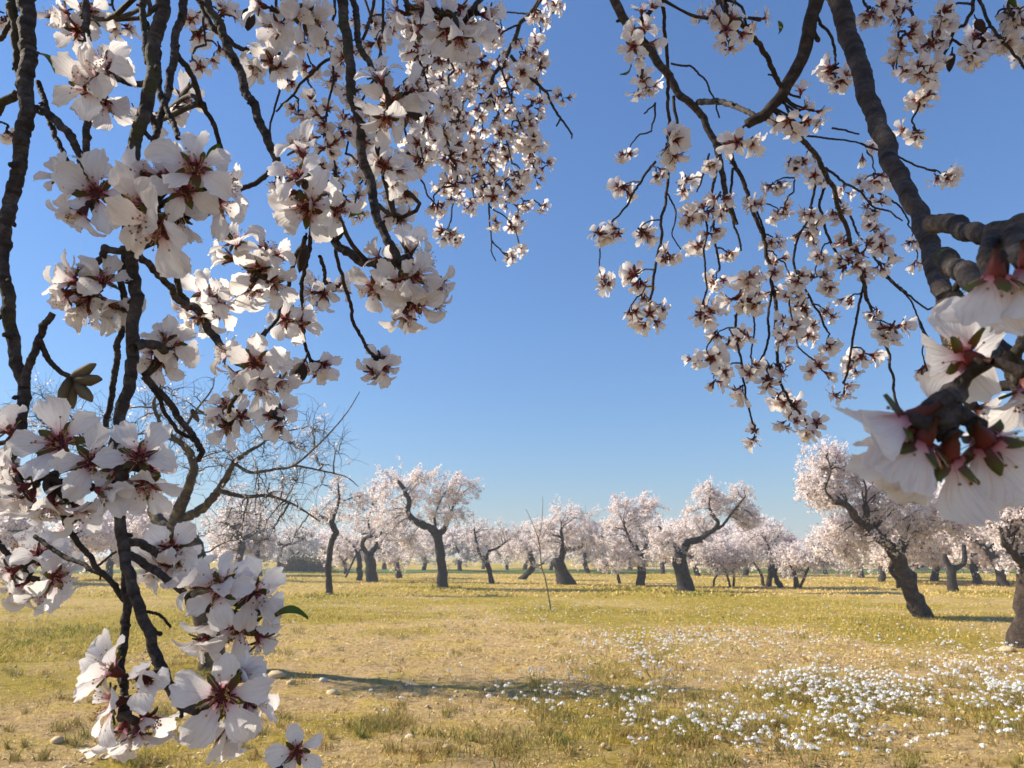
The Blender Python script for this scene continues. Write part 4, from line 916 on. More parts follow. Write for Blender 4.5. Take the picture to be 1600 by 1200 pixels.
wood('B', [(222, 955), (248, 960), (258, 968), (266, 980)], 6, 5, .33, .335)
wood('B', [(205, 390), (184, 392), (165, 388), (150, 412), (140, 442), (146, 470)], 13, 13, .34, .36)
wood('B', [(195, 385), (190, 440), (196, 480), (190, 520), (183, 560), (178, 600), (172, 640), (165, 668)], 13, 10, .36, .37)
wood('B', [(208, 545), (226, 538), (248, 540), (258, 548)], 17, 15, .345, .39); wood('B', [(190, 850), (215, 848), (238, 858), (252, 872)], 16, 13, .345, .37)
wood('B', [(225, 588), (250, 615), (280, 655), (305, 687), (316, 706), (311, 719)], 14, 10, .40, .42); wood('B', [(238, 605), (256, 642), (276, 672), (300, 686), (308, 692)], 8, 7, .40, .42)
wood('B', [(400, 1240), (428, 1208), (448, 1192)], 12, 9, .38, .40)
wood('B', [(211, 392), (235, 415), (258, 440), (274, 465), (292, 478)], 12, 12, .35, .44); wood('B', [(250, 385), (266, 420), (280, 450), (292, 472)], 11, 10, .40, .44)
cluster('B', 265, 300, .335, [(303, 256, 72, 1.6), (287, 292, 66, 1.2), (205, 325, 76, 1.5), (235, 362, 86, 1.4), (347, 318, 60, .6), (364, 288, 56, .3), (270, 345, 60, .4), (210, 270, 58, .4), (240, 262, 55, .3)], 1)
cluster('B', 142, 450, .36, [(100, 432, 58, .4), (122, 464, 64, 1.4), (166, 430, 54, .3), (170, 482, 60, .4), (132, 494, 55, .3), (88, 464, 52, .3), (122, 414, 42, .2)])
cluster('B', 248, 545, .40, [(268, 532, 50, .6), (245, 574, 52, .5), (224, 550, 42, .4), (282, 550, 46, .3), (250, 520, 40, .3)])
cluster('B', 200, 735, .345, [(215, 708, 68, .9), (226, 766, 66, .8), (188, 765, 58, .3), (242, 735, 55, .3), (165, 745, 50, .3)])
cluster('B', 252, 875, .38, [(264, 860, 60, .8), (250, 896, 52, .6), (284, 884, 50, .3), (226, 868, 45, .4), (235, 900, 46, .3)])
cluster('B', 350, 950, .355, [(335, 920, 66, 1.6), (397, 930, 64, 1.2), (376, 988, 72, 1.3), (334, 988, 58, .3), (422, 948, 50, .3), (345, 895, 52, .3), (298, 905, 58, .5), (312, 1012, 58, .5), (415, 1010, 56, .4)], 1)
cluster('B', 322, 1112, .31, [(345, 1092, 84, 1.7), (376, 1138, 70, .4), (322, 1152, 62, .4), (402, 1088, 68, .4), (352, 1160, 58, .3), (385, 1050, 55, .2)])
cluster('B', 193, 1092, .315, [(160, 1040, 70, .3), (228, 1062, 64, .9), (158, 1102, 70, .4), (234, 1137, 64, .6), (190, 1155, 70, .3), (214, 1165, 58, .4)])
cluster('B', 448, 1194, .40, [(464, 1176, 54, .5)])

bough('C', 285, -40, .42, 'bundle of slim grey twigs with two big tilted blossoms beside the thickest bough')
wood('C', [(131, -20), (134, 40), (136, 75), (136, 130), (134, 185), (137, 245), (142, 292)], 12, 13, .40, .37, up=150)
wood('C', [(290, -20), (283, 30), (275, 80), (265, 122), (257, 162), (245, 210), (236, 240)], 15, 12, .42, .38, up=150)
wood('C', [(225, -20), (226, 60), (230, 100)], 12, 9, .42, .40, up=150); wood('C', [(225, 30), (240, 60), (248, 100), (250, 150)], 10, 9, .42, .42)
wood('C', [(240, 128), (255, 160), (270, 190), (279, 216)], 11, 10, .40, .38); wood('C', [(274, 82), (300, 120), (316, 165), (336, 202), (350, 245)], 11, 8, .43, .46)
wood('C', [(228, 130), (205, 130), (180, 124), (160, 110)], 12, 9, .385, .37)
cluster('C', 150, 118, .37, [(152, 96, 62, 1.2), (130, 132, 68, 1.5), (162, 168, 56, .3), (185, 105, 46, .4)])
cluster('C', 112, 25, .47, [(92, 20, 52, .6), (120, 48, 48, .5), (142, 15, 48, .4)])
cluster('C', 250, 168, .5, [(236, 188, 44, .4), (292, 150, 44, .5), (270, 178, 40, .4), (206, 182, 40, .4)])

bough('D', 330, -40, .45, 'slanting grey twig spray ending in small sunlit white tufts over the bare tree')
wood('D', [(318, -20), (344, 40), (362, 85), (380, 130), (400, 172), (418, 215), (432, 262), (455, 310), (495, 350), (530, 385), (556, 406), (590, 414)], 15, 16, .46, .42, up=150)
wood('D', [(300, -20), (330, 40), (370, 72), (402, 86)], 11, 8, .48, .47, up=150)
wood('D', [(335, 308), (345, 340), (360, 366), (378, 396), (390, 420)], 14, 14, .42, .42); wood('D', [(430, 262), (400, 285), (365, 300), (338, 312)], 9, 10, .43, .42)
wood('D', [(315, 488), (326, 516), (345, 540), (365, 560), (384, 575), (395, 590)], 14, 15, .45, .42); wood('D', [(290, 476), (305, 480), (318, 492)], 16, 15, .45, .45)
wood('D', [(415, 515), (400, 535), (386, 556)], 6, 6, .46, .44); wood('D', [(440, 470), (432, 500), (412, 525)], 7, 6, .5, .47); wood('D', [(386, 590), (372, 615), (358, 640), (352, 672)], 9, 7, .44, .52)
wood('D', [(405, 600), (415, 625), (425, 650)], 7, 6, .44, .54); wood('D', [(478, 370), (462, 400), (452, 440), (442, 470), (455, 498)], 9, 7, .48, .54)
wood('D', [(488, 345), (484, 390), (474, 430), (472, 470), (473, 520), (478, 545), (487, 565)], 8, 6, .56, .62); wood('D', [(525, 384), (534, 430), (548, 476), (560, 520), (574, 546), (588, 558)], 7, 6, .5, .6); wood('D', [(500, 400), (508, 430), (503, 455)], 7, 6, .55, .6)
cluster('D', 478, 300, .385, [(478, 326, 68, 1.9), (458, 268, 56, 1.5), (466, 222, 54, .9), (534, 336, 50, .6), (502, 300, 48, .4), (440, 300, 46, .4)])
cluster('D', 388, 415, .42, [(403, 426, 56, .8), (434, 446, 52, .5), (362, 370, 50, 1.0), (422, 384, 50, .5), (370, 464, 46, .3), (398, 462, 46, .4), (350, 402, 44, .4), (440, 400, 42, .4)])
cluster('D', 305, 480, .46, [(322, 454, 47, .5), (350, 484, 48, .5), (313, 504, 46, .4), (278, 488, 40, .4), (338, 462, 44, .4)])
cluster('D', 386, 575, .42, [(344, 548, 44, .5), (398, 568, 58, 1.1), (413, 608, 58, .7), (360, 592, 44, .4), (444, 602, 44, .4), (385, 552, 44, .4), (432, 566, 44, .4)])
cluster('D', 352, 648, .52, [(350, 628, 40, .6), (350, 670, 45, 1.0), (380, 652, 38, .5), (328, 654, 38, .4)])
cluster('D', 425, 652, .55, [(418, 650, 36, .6), (433, 668, 40, .7), (442, 640, 36, .4)])
cluster('D', 455, 500, .54, [(442, 500, 40, 1.2), (470, 509, 38, 1.2), (450, 478, 34, .4), (472, 484, 34, .4), (440, 520, 34, .3)])
cluster('D', 490, 572, .62, [(478, 576, 31, .5), (509, 572, 34, .6), (496, 588, 32, .4)])
cluster('D', 588, 570, .60, [(592, 560, 34, .6), (580, 586, 34, .5), (606, 580, 33, .5), (594, 594, 31, .3)])
cluster('D', 500, 458, .6, [(488, 440, 31, .6), (506, 462, 32, .8), (480, 458, 31, .5), (520, 450, 30, .4), (500, 480, 30, .4), (540, 445, 30, .4)])

bough('E', 530, -40, .45, 'dark straight twig bending down into the big white cluster that stands against open sky')
wood('E', [(530, -20), (537, 40), (544, 85), (548, 112), (555, 170), (563, 222), (573, 272), (582, 305), (592, 345), (606, 378), (622, 400), (632, 425)], 19, 16, .46, .43, up=150)
wood('E', [(545, -20), (558, 55), (574, 95), (590, 130), (605, 150)], 12, 11, .47, .44, up=150); wood('E', [(600, 175), (590, 205), (585, 240), (600, 275)], 9, 6, .48, .52); wood('E', [(590, 320), (602, 330), (612, 336)], 8, 6, .45, .5)
wood('E', [(570, 410), (595, 412), (625, 408), (640, 398)], 16, 9, .425, .43)
cluster('E', 628, 428, .43, [(577, 452, 54, 1.5), (625, 443, 54, 1.2), (653, 432, 50, .8), (650, 483, 57, 1.2), (641, 384, 50, .5), (693, 450, 45, .4), (632, 505, 48, .4), (580, 396, 36, .4), (673, 402, 45, .4), (662, 462, 44, .4), (692, 484, 36, .3)], 1)
cluster('E', 612, 155, .44, [(590, 110, 50, .6), (612, 160, 54, 1.3), (643, 183, 50, .5), (602, 194, 54, .4), (574, 182, 46, .4), (657, 134, 45, .5), (676, 192, 42, .5)], 1)
cluster('E', 605, 262, .5, [(600, 256, 40, .7), (626, 264, 40, .5), (582, 246, 36, .5), (616, 290, 36, .4)])
cluster('E', 612, 338, .58, [(612, 330, 31, .5), (630, 345, 31, .4), (602, 344, 30, .4)])

bough('F', 700, -60, .42, 'pale blossom cluster drooping from the top edge over the middle spray')
wood('F', [(690, -30), (696, 0), (702, 22)], 12, 14, .42, .40, up=120); wood('F', [(770, -30), (750, 0), (735, 20)], 9, 9, .42, .40, up=120); wood('F', [(625, -30), (632, -5), (640, 12)], 9, 9, .42, .40, up=120)
wood('F', [(455, -30), (456, 0), (452, 20)], 10, 9, .47, .45, up=120); wood('F', [(452, 15), (436, 50), (414, 82)], 7, 7, .46, .47)
cluster('F', 698, 18, .40, [(650, 12, 58, .5), (692, 30, 56, .7), (742, 46, 57, .6), (702, 57, 52, .4), (608, 18, 54, .5), (772, 25, 46, .4), (722, 70, 46, .3), (640, 50, 48, .4)], 1)
cluster('F', 455, 15, .46, [(450, 12, 56, .6), (480, 28, 50, .6), (430, 46, 46, .5), (502, 32, 42, .4), (396, 6, 44, .4)])
cluster('F', 408, 92, .47, [(397, 110, 45, .6), (426, 96, 44, .5), (415, 78, 38, .4), (442, 112, 36, .4)])

bough('G', 850, -60, 1.75, 'distant-looking dense spray of thin drooping twigs and small blossoms ending in the open blue sky')
wood('G', [(860, -20), (832, 18), (812, 38), (797, 75), (772, 116), (766, 142), (750, 176), (735, 215), (724, 243), (716, 268)], 9, 5, 1.7, 1.75, up=160, mt=M_bark)
wood('G', [(798, 88), (820, 112), (842, 132), (856, 148), (870, 176), (884, 195), (894, 210)], 7, 3.5, 1.7, 1.6); wood('G', [(875, 185), (869, 197)], 3.5, 3, 1.63, 1.63); wood('G', [(894, 208), (893, 217)], 3, 2.5, 1.6, 1.6)
wood('G', [(668, 20), (680, 60), (700, 80), (725, 82), (760, 88)], 6, 4, 1.8, 1.75, up=120); wood('G', [(812, 38), (775, 60), (735, 60), (700, 85)], 4, 3, 1.7, 1.75)
wood('G', [(797, 75), (785, 110), (795, 140), (802, 165), (815, 200)], 4, 3, 1.7, 1.65); wood('G', [(766, 142), (780, 180), (790, 215), (800, 255)], 4, 3, 1.72, 1.7); wood('G', [(640, 230), (652, 270), (668, 305), (684, 325)], 4, 3, 1.5, 1.55, up=60)
wood('G', [(764, 318), (765, 350), (768, 378), (775, 408)], 3.6, 2, 1.7, 1.7); wood('G', [(768, 376), (780, 388), (794, 402)], 3, 2, 1.7, 1.7); wood('G', [(756, 270), (758, 300), (764, 318)], 3.4, 3.4, 1.72, 1.7); wood('G', [(764, 322), (785, 335), (800, 348)], 3, 2.4, 1.7, 1.68); wood('G', [(720, 268), (726, 285), (734, 292)], 3, 2.5, 1.75, 1.75)
wood('G', [(716, 280), (711, 310), (705, 342), (700, 360)], 3.5, 2.5, 1.7, 1.65); wood('G', [(845, 150), (838, 120), (846, 95)], 3, 2, 1.7, 1.7); wood('G', [(790, 165), (810, 190), (838, 182)], 3, 2.4, 1.7, 1.7)
gl = [(868, 6, 18), (845, 28, 15), (842, 58, 13), (838, 15, 14), (816, 78, 18), (846, 104, 18), (806, 62, 14), (878, 150, 13), (832, 165, 20), (840, 188, 14), (820, 216, 18), (800, 200, 16), (851, 256, 14), (836, 279, 12), (812, 268, 20), (832, 250, 12), (844, 320, 14), (818, 318, 14), (800, 352, 13), (808, 338, 12), (812, 388, 12), (795, 402, 11), (698, 360, 18), (710, 372, 12), (685, 328, 15), (775, 350, 8), (693, 292, 14), (706, 295, 12), (770, 300, 20), (758, 305, 14), (740, 310, 13), (752, 270, 13), (730, 320, 12), (718, 300, 14), (800, 300, 14), (796, 318, 13)]
rr_ = random.Random(5)
while len(gl) < 128:
    x, y = rr_.uniform(640, 845), rr_.uniform(30, 300)
    if x > 845 - max(0, y - 40) * .05 or (y > 250 and x < 690) or (y < 60 and x > 800): continue
    if min(math.hypot(x - a, y - b_) for a, b_, _ in gl) < 12.5: continue
    gl.append((x, y, rr_.uniform(13, 20)))
mids('G', gl, 1.7, 3.0, (3, 5), .08)

bough('P', 470, -60, 1.0, 'tangle of half-shaded small blossoms filling the sky between the near twigs at the top')
for pts in ([(430, -20), (440, 40), (447, 100), (432, 160), (420, 230)], [(520, -20), (512, 60), (520, 130), (510, 200), (525, 270)], [(600, -20), (598, 60), (585, 120), (548, 190), (540, 240)], [(650, -20), (664, 40), (690, 70), (710, 110)], [(330, -20), (318, 30), (322, 70)], [(500, 102), (470, 130), (440, 165), (432, 175)], [(180, -20), (176, 10), (182, 28)], [(10, -20), (14, 5), (12, 20)], [(660, 40), (655, 90), (668, 140), (660, 200)], [(-20, 195), (0, 190), (12, 195)]):
    wood('P', pts, 5.5, 3.5, 1.0, 1.0, up=80)
mids('P', fill_in([(98, 22, 26), (185, 45, 16), (312, 50, 28), (338, 72, 22), (305, 25, 20), (300, 96, 13), (430, 47, 26), (486, 100, 20), (506, 60, 18), (490, 155, 22), (466, 172, 20), (512, 182, 20), (506, 215, 22), (520, 120, 16), (548, 150, 18), (532, 206, 16), (512, 232, 18), (556, 256, 18), (522, 274, 14), (642, 66, 16), (662, 118, 20), (688, 90, 15), (700, 150, 18), (672, 170, 18), (690, 205, 18), (660, 215, 20), (640, 240, 18), (662, 250, 15), (12, 24, 22), (350, 28, 24), (12, 205, 16), (470, 232, 14), (560, 300, 13), (555, 330, 14), (535, 300, 12), (590, 60, 18), (575, 30, 16), (545, 60, 14), (470, 60, 16), (455, 120, 16), (630, 300, 16), (640, 318, 13), (570, 205, 18), (555, 180, 16)], 22, 440, 720, 40, 320, 14, 20, 19, 5), 1.0, 4.2, (3, 5), .12)

bough('H', 1300, -60, .58, 'thick smooth grey limb sweeping down to the darkest, closest hanging blossoms')
wood('H', [(1302, -20), (1322, 55), (1342, 100), (1354, 150), (1374, 205), (1390, 250), (1416, 292), (1438, 340), (1454, 392), (1468, 435), (1478, 470), (1484, 500)], 31, 30, .58, .27, up=200, mt=M_limb, node=.085, stub=.03, rough=.05)
wood('H', [(1480, 480), (1484, 515), (1489, 555), (1491, 600), (1482, 635), (1474, 655)], 33, 42, .268, .172, stub=.1)
wood('H', [(1476, 455), (1500, 485), (1528, 520), (1562, 552), (1600, 602), (1650, 670), (1760, 800), (1900, 930)], 36, 30, .278, .25, stub=.1, mt=M_limb)
wood('H', [(1456, 350), (1485, 352), (1510, 362), (1538, 366), (1570, 358), (1600, 352), (1680, 340), (1800, 320)], 30, 34, .33, .20, stub=.2); wood('H', [(1470, 400), (1500, 425), (1530, 445), (1548, 462)], 34, 36, .30, .23, stub=.1)
wood('H', [(1548, 372), (1545, 395), (1552, 430), (1558, 440)], 30, 22, .22, .19, stub=.1); wood('H', [(1590, 360), (1590, 390), (1600, 410)], 36, 30, .21, .19, stub=.1)
wood('H', [(1600, 600), (1590, 590), (1585, 560), (1600, 520)], 22, 18, .25, .24)
wood('H', [(1482, 630), (1450, 645), (1428, 652)], 44, 26, .174, .172, stub=0); wood('H', [(1482, 635), (1505, 645), (1522, 660)], 44, 26, .174, .172, stub=0); wood('H', [(1478, 640), (1478, 665), (1480, 690)], 52, 30, .174, .172, stub=0); wood('H', [(1520, 580), (1545, 562), (1560, 548)], 18, 20, .22, .24, stub=0)
def big(x, y, r_, d, dv, openk):
    b = BG['H']; s = .80 * r_ * d / (FPX * R0); C = at(x, y, d); v = cdir(dv); near_flower(b, C, v, s, 3 if openk == 2 else openk, 1.28); base = C - v * .0095 * s; W = np.vstack(b.W); k = np.linalg.norm(W - base, axis=1).argmin(); spur(b, W[k], base + v * .002, .0021)
big(1420, 660, 150, .172, (-.62, -.55, -.5), 1); big(1480, 712, 138, .172, (.02, -.85, -.5), 2); big(1540, 690, 140, .172, (.62, -.66, -.4), 2)
big(1440, 690, 130, .168, (-.3, -.85, -.4), 2); big(1510, 560, 118, .205, (-.35, .15, -.9), 0); big(1556, 432, 125, .185, (.12, -.95, -.2), 2); big(1610, 420, 130, .185, (.3, -.85, -.1), 2); big(1606, 612, 110, .22, (-.1, -.95, .2), 2)
big(1290 + 240, 640, 60, .30, (.6, -.5, .4), 1)

bough('I', 1280, -60, .95, 'dark crooked branch end with two full blossom clusters, beside the thick smooth grey limb')
wood('I', [(1282, -20), (1262, 55), (1242, 110), (1222, 150), (1192, 180), (1168, 192)], 25, 17, .95, .95, up=160, mt=M_twig); wood('I', [(1222, 138), (1200, 92), (1168, 48), (1138, 12), (1120, -20)], 9, 11, .95, .85)
wood('I', [(1028, -20), (1030, 5), (1012, 22), (1004, 50)], 9, 7, .78, .76, up=120); wood('I', [(1030, -10), (1038, 40), (1042, 75), (1044, 130), (1046, 190), (1044, 212)], 7, 6, .85, .95)
wood('I', [(1270, 20), (1285, 40), (1300, 60), (1305, 85)], 6, 5, .95, .95); wood('I', [(1005, 60), (1000, 90), (1003, 118)], 6, 5, .8, .9)
cluster('I', 1248, 170, .95, [(1230, 192, 27, .5), (1264, 165, 26, .4), (1264, 192, 28, .9), (1286, 176, 24, .4), (1212, 196, 24, .5), (1252, 138, 24, .3), (1282, 196, 22, .4), (1240, 208, 24, .4)])
cluster('I', 1142, 38, .82, [(1108, 15, 27, .5), (1135, 46, 29, .8), (1162, 56, 29, .5), (1150, 20, 28, .5), (1180, 40, 26, .4), (1130, 66, 26, .3), (1092, 24, 26, .4), (1202, 26, 22, 1), (1142, 80, 22, .3), (1120, 30, 26, .6)])
cluster('I', 1003, 60, .76, [(1010, 40, 31, 1.2), (988, 72, 31, 1.5), (1026, 68, 27, .5), (1000, 92, 26, .3), (984, 46, 27, .4), (1004, 10, 26, .5), (1022, 4, 24, .6)])
mids('I', [(1304, 104, 26), (1318, 124, 16), (1045, 222, 32), (1007, 130, 22), (1160, 222, 27)], .95, 5, (4, 6), .03)

bough('J', 1020, 80, 1.2, 'brown forked branch trailing a curtain of thin twigs and small clusters into the open sky')
wood('J', [(1016, 78), (1040, 112), (1060, 145), (1088, 170), (1100, 186), (1114, 216), (1124, 246), (1130, 285), (1138, 320), (1150, 350)], 16, 9, 1.2, 1.2, mt=M_bark, up=60); wood('J', [(1090, 160), (1120, 158), (1148, 165), (1180, 180)], 11, 9, 1.2, .955, mt=M_bark)
wood('J', [(1048, 100), (1080, 104), (1104, 128), (1118, 158), (1124, 184)], 4, 3, 1.2, 1.2); wood('J', [(1112, 215), (1140, 225), (1150, 262), (1168, 300), (1180, 340), (1196, 380), (1205, 420), (1208, 455)], 8, 7, 1.2, 1.2)
wood('J', [(1124, 250), (1112, 300), (1115, 345), (1118, 385), (1124, 422)], 6, 4, 1.2, 1.2); wood('J', [(1145, 262), (1140, 310), (1146, 350), (1158, 392)], 5, 4, 1.2, 1.2); wood('J', [(1136, 230), (1160, 280), (1182, 330), (1196, 372)], 5, 4, 1.2, 1.2)
wood('J', [(1052, 150), (1058, 190), (1052, 232), (1045, 262), (1042, 300), (1032, 345), (1028, 395), (1022, 430), (1020, 452), (1014, 472)], 6, 5, 1.2, 1.2); wood('J', [(1024, 160), (1023, 185), (1018, 205)], 4, 3, 1.2, 1.2); wood('J', [(1024, 162), (1014, 170), (1006, 178)], 3, 3, 1.2, 1.2)
wood('J', [(1025, 252), (1008, 272), (990, 300), (968, 335), (950, 352)], 5, 3.5, 1.2, 1.2); wood('J', [(1108, 240), (1098, 275), (1088, 300)], 4, 3, 1.2, 1.2); wood('J', [(1042, 300), (1056, 330), (1050, 365), (1064, 390)], 3.4, 2.2, 1.2, 1.2)
wood('J', [(1126, 300), (1104, 340), (1100, 390), (1102, 430), (1098, 474)], 4, 3.5, 1.2, 1.15); wood('J', [(1208, 450), (1200, 500), (1196, 548), (1178, 588), (1166, 598)], 5, 4, 1.2, 1.2); wood('J', [(1210, 455), (1211, 515), (1214, 560), (1220, 600), (1234, 628), (1260, 658)], 7, 4.5, 1.2, 1.15)
wood('J', [(1150, 492), (1154, 545), (1160, 588), (1165, 622), (1176, 662)], 5, 3.5, 1.2, 1.15); wood('J', [(1180, 420), (1165, 455), (1150, 495)], 4.5, 4.5, 1.2, 1.2); wood('J', [(1176, 490), (1178, 525), (1173, 558)], 3.5, 3, 1.2, 1.2)
mids('J', fill_in([(935, 364, 20), (958, 358, 10), (1002, 358, 24), (1044, 396, 18), (998, 428, 26), (938, 437, 23), (950, 442, 15), (1003, 460, 19), (988, 487, 20), (1012, 497, 22), (1024, 480, 14), (1088, 387, 19), (1082, 340, 20), (1105, 330, 18), (1110, 362, 15), (982, 238, 17), (972, 292, 19), (1026, 270, 14), (1072, 285, 20), (1105, 250, 18), (1060, 292, 14), (1165, 430, 25), (1150, 470, 25), (1180, 470, 24), (1102, 488, 24), (1122, 520, 19), (1142, 522, 22), (1105, 555, 27), (1088, 560, 16), (1133, 577, 18), (1115, 592, 20), (1160, 608, 24), (1176, 570, 18), (1200, 592, 22), (1202, 572, 17), (1224, 576, 18), (1235, 505, 24), (1224, 530, 18), (1216, 620, 22), (1236, 632, 23), (1234, 658, 18), (1276, 666, 22), (1262, 672, 14), (1178, 676, 19), (1214, 404, 17), (1160, 520, 18), (1120, 440, 17), (1135, 395, 15), (1185, 445, 18), (1130, 330, 14)], 7, 1080, 1235, 300, 590, 13, 19, 19, 3), 1.2, 4.0, (3, 5), .06)

bough('K', 1225, 200, 1.2, 'fan of brown drooping twigs with small clusters just beside the thick smooth limb')
wood('K', [(1186, 180), (1208, 190), (1232, 202), (1262, 228), (1286, 262), (1302, 292), (1312, 332), (1326, 366), (1340, 402), (1350, 440), (1356, 470)], 11, 7, .96, 1.2, mt=M_bark)
wood('K', [(1250, 212), (1290, 216), (1325, 220), (1345, 224)], 4, 3, 1.15, 1.15); wood('K', [(1290, 262), (1318, 285), (1345, 300), (1362, 322), (1390, 330), (1410, 345)], 5, 3, 1.2, 1.1); wood('K', [(1300, 200), (1325, 205), (1342, 210)], 4, 3, 1.15, 1.15)
wood('K', [(1296, 280), (1280, 320), (1290, 360), (1310, 400), (1322, 420)], 5, 5, 1.2, 1.2); wood('K', [(1270, 240), (1274, 290), (1264, 330), (1250, 365), (1240, 410), (1262, 458), (1282, 492), (1292, 516)], 5, 4, 1.2, 1.2); wood('K', [(1262, 236), (1250, 262), (1240, 300)], 3.5, 3, 1.2, 1.2)
wood('K', [(1302, 300), (1330, 340), (1340, 365)], 5, 4, 1.2, 1.2); wood('K', [(1352, 440), (1340, 490), (1330, 545), (1322, 590), (1318, 600)], 5, 4, 1.2, 1.2); wood('K', [(1354, 465), (1366, 500), (1380, 530), (1390, 555), (1396, 590), (1404, 640)], 5, 5, 1.2, 1.2, mt=M_bark); wood('K', [(1364, 400), (1395, 440), (1430, 470), (1450, 484)], 4, 3.5, 1.2, 1.1); wood('K', [(1340, 402), (1380, 430), (1420, 465), (1436, 500)], 4, 3, 1.2, 1.15)
wood('K', [(1370, 300), (1405, 322), (1420, 345)], 4, 3, 1.2, 1.15); wood('K', [(1245, 540), (1262, 556), (1275, 565)], 3, 3, 1.2, 1.2); wood('K', [(1240, 440), (1236, 490), (1246, 540)], 3.5, 3, 1.2, 1.2)
mids('K', fill_in([(1275, 340, 20), (1268, 366, 15), (1280, 400, 18), (1277, 432, 18), (1326, 410, 22), (1352, 392, 22), (1380, 382, 24), (1366, 362, 20), (1425, 372, 17), (1432, 410, 15), (1362, 322, 15), (1392, 512, 27), (1378, 525, 16), (1262, 526, 17), (1294, 540, 20), (1290, 490, 14), (1282, 577, 21), (1352, 552, 23), (1320, 605, 20), (1336, 572, 14), (1355, 238, 14), (1368, 272, 27), (1350, 285, 16), (1210, 285, 19), (1225, 325, 17), (1256, 365, 17), (1236, 455, 19), (1252, 480, 19), (1445, 575, 15), (1266, 335, 18), (1310, 330, 14), (1300, 445, 15), (1262, 500, 14), (1340, 425, 15), (1325, 470, 12)], 8, 1235, 1400, 240, 560, 13, 19, 19, 4), 1.2, 4.0, (3, 5), .06)
wood('K', [(1345, 224), (1390, 238), (1430, 258), (1462, 268)], 4, 3.5, 1.15, 1.15); wood('K', [(1450, 484), (1485, 468), (1516, 462)], 3.5, 3, 1.1, 1.1); wood('K', [(1436, 500), (1470, 560), (1506, 594)], 3.5, 3, 1.15, 1.15)
mids('K', [(1470, 272, 22), (1520, 466, 17), (1510, 600, 13)], 1.15, 4, (3, 5), .0)

bough('M', 1500, -60, .95, 'top corner sprays of blossom with dried almonds, above the thick smooth grey limb')
wood('M', [(1420, -20), (1426, 25), (1432, 60), (1440, 85), (1446, 108)], 6, 4, .95, .95, up=100); wood('M', [(1408, -20), (1406, 30), (1402, 75)], 5, 4, .95, .95, up=100); wood('M', [(1525, -20), (1518, 20), (1508, 38), (1490, 48), (1484, 70), (1472, 95)], 7, 5, .95, .95, up=100)
wood('M', [(1525, -10), (1545, 35), (1565, 62), (1585, 85), (1600, 105)], 6, 5, .95, .9); wood('M', [(1488, 62), (1500, 70), (1512, 75)], 5, 4, .95, .95); wood('M', [(1345, -20), (1350, 5), (1358, 15)], 5, 4, .95, .95, up=60); wood('M', [(1580, -20), (1575, 10), (1585, 30)], 6, 5, .9, .9, up=60)
mids('M', [(1360, 14, 20), (1376, 4, 14), (1415, 55, 17), (1402, 110, 22), (1430, 205, 20), (1440, 155, 19), (1457, 116, 19), (1442, 105, 14), (1466, 38, 26), (1458, 62, 20), (1475, 15, 20), (1520, 82, 13), (1540, 55, 26), (1580, 50, 28), (1592, 20, 26), (1558, 25, 26), (1600, 75, 22), (1395, 20, 13), (1565, 65, 20)], .93, 4.5, (4, 6), .04)
for k_ in BG: finish(k_)

# buds, young leaves, dried almonds
def bud_geo():
    V, F, pv = tubes(np.array([[(0, 0, 0), (0, 0, .003), (.0004, 0, .008), (0, .0004, .012), (0, 0, .0145)]]), np.array([[.0016, .0026, .0028, .0019, .0006]]), 8); pv[:, 1] = np.repeat([0, .3, .6, .9, 1], 8); return MB().add(V, F, pv).mesh('bud', [M_bud])
def leaf_geo():
    v = np.linspace(0, 1, 8); w_ = .0046 * np.sin(v ** .8 * 3.0) + .0004; x = v * .026; z = .006 * np.sin(v * 2.2) - .010 * v ** 2
    V = np.concatenate([np.stack([x, -w_, z + .0022], 1), np.stack([x, x * 0, z], 1), np.stack([x, w_, z + .0022], 1)]); i = np.arange(8); f = np.stack([i[:-1], i[1:], i[1:] + 8, i[:-1] + 8], 1)
    return MB().add(V, [f, f + 8], np.tile(np.stack([v * 0, v, v * 0], 1), (3, 1))).mesh('leaf', [M_leaf])
BUD, LEAF = bud_geo(), leaf_geo()
for key, x, y, d, dv, s in (('A', 113, 590, .36, (.85, .45, .1), 1.0), ('A', 116, 594, .36, (1, .02, .2), 1.1), ('A', 112, 594, .36, (.1, -1, .1), 1.0), ('A', 118, 598, .36, (.7, -.6, .3), 1.05), ('A', 108, 592, .358, (-.1, -.9, .4), .9), ('B', 300, 640, .41, (.5, -.8, .2), .6)):
    link('bud', BUD, BG[key].root, at(x, y, d) - BG[key].o, z_to(cdir(dv), 1), s)
for key, x, y, d, dv, s in (('B', 430, 963, .35, (1, .18, .25), .66), ('B', 430, 965, .352, (1, .05, -.2), .6), ('B', 325, 262, .33, (.5, .75, .3), .5), ('A', 222, 738, .335, (.75, .55, .2), .55), ('A', 55, 85, .40, (.85, -.55, .2), .65), ('D', 545, 340, .39, (.8, .1, .4), .45), ('E', 640, 430, .42, (.9, .2, .3), .4), ('M', 1590, 12, .9, (-.6, .3, .4), .9), ('I', 1215, 32, .82, (.1, -1, .2), .7), ('I', 985, 100, .76, (-.5, -.8, .3), .7)):
    xa = Vector(cdir(dv)); q = Vector((1, 0, 0)).rotation_difference(xa) @ Quaternion((1, 0, 0), rnd.uniform(-.6, .6)); link('leaf', LEAF, BG[key].root, at(x, y, d) - BG[key].o, q, s)
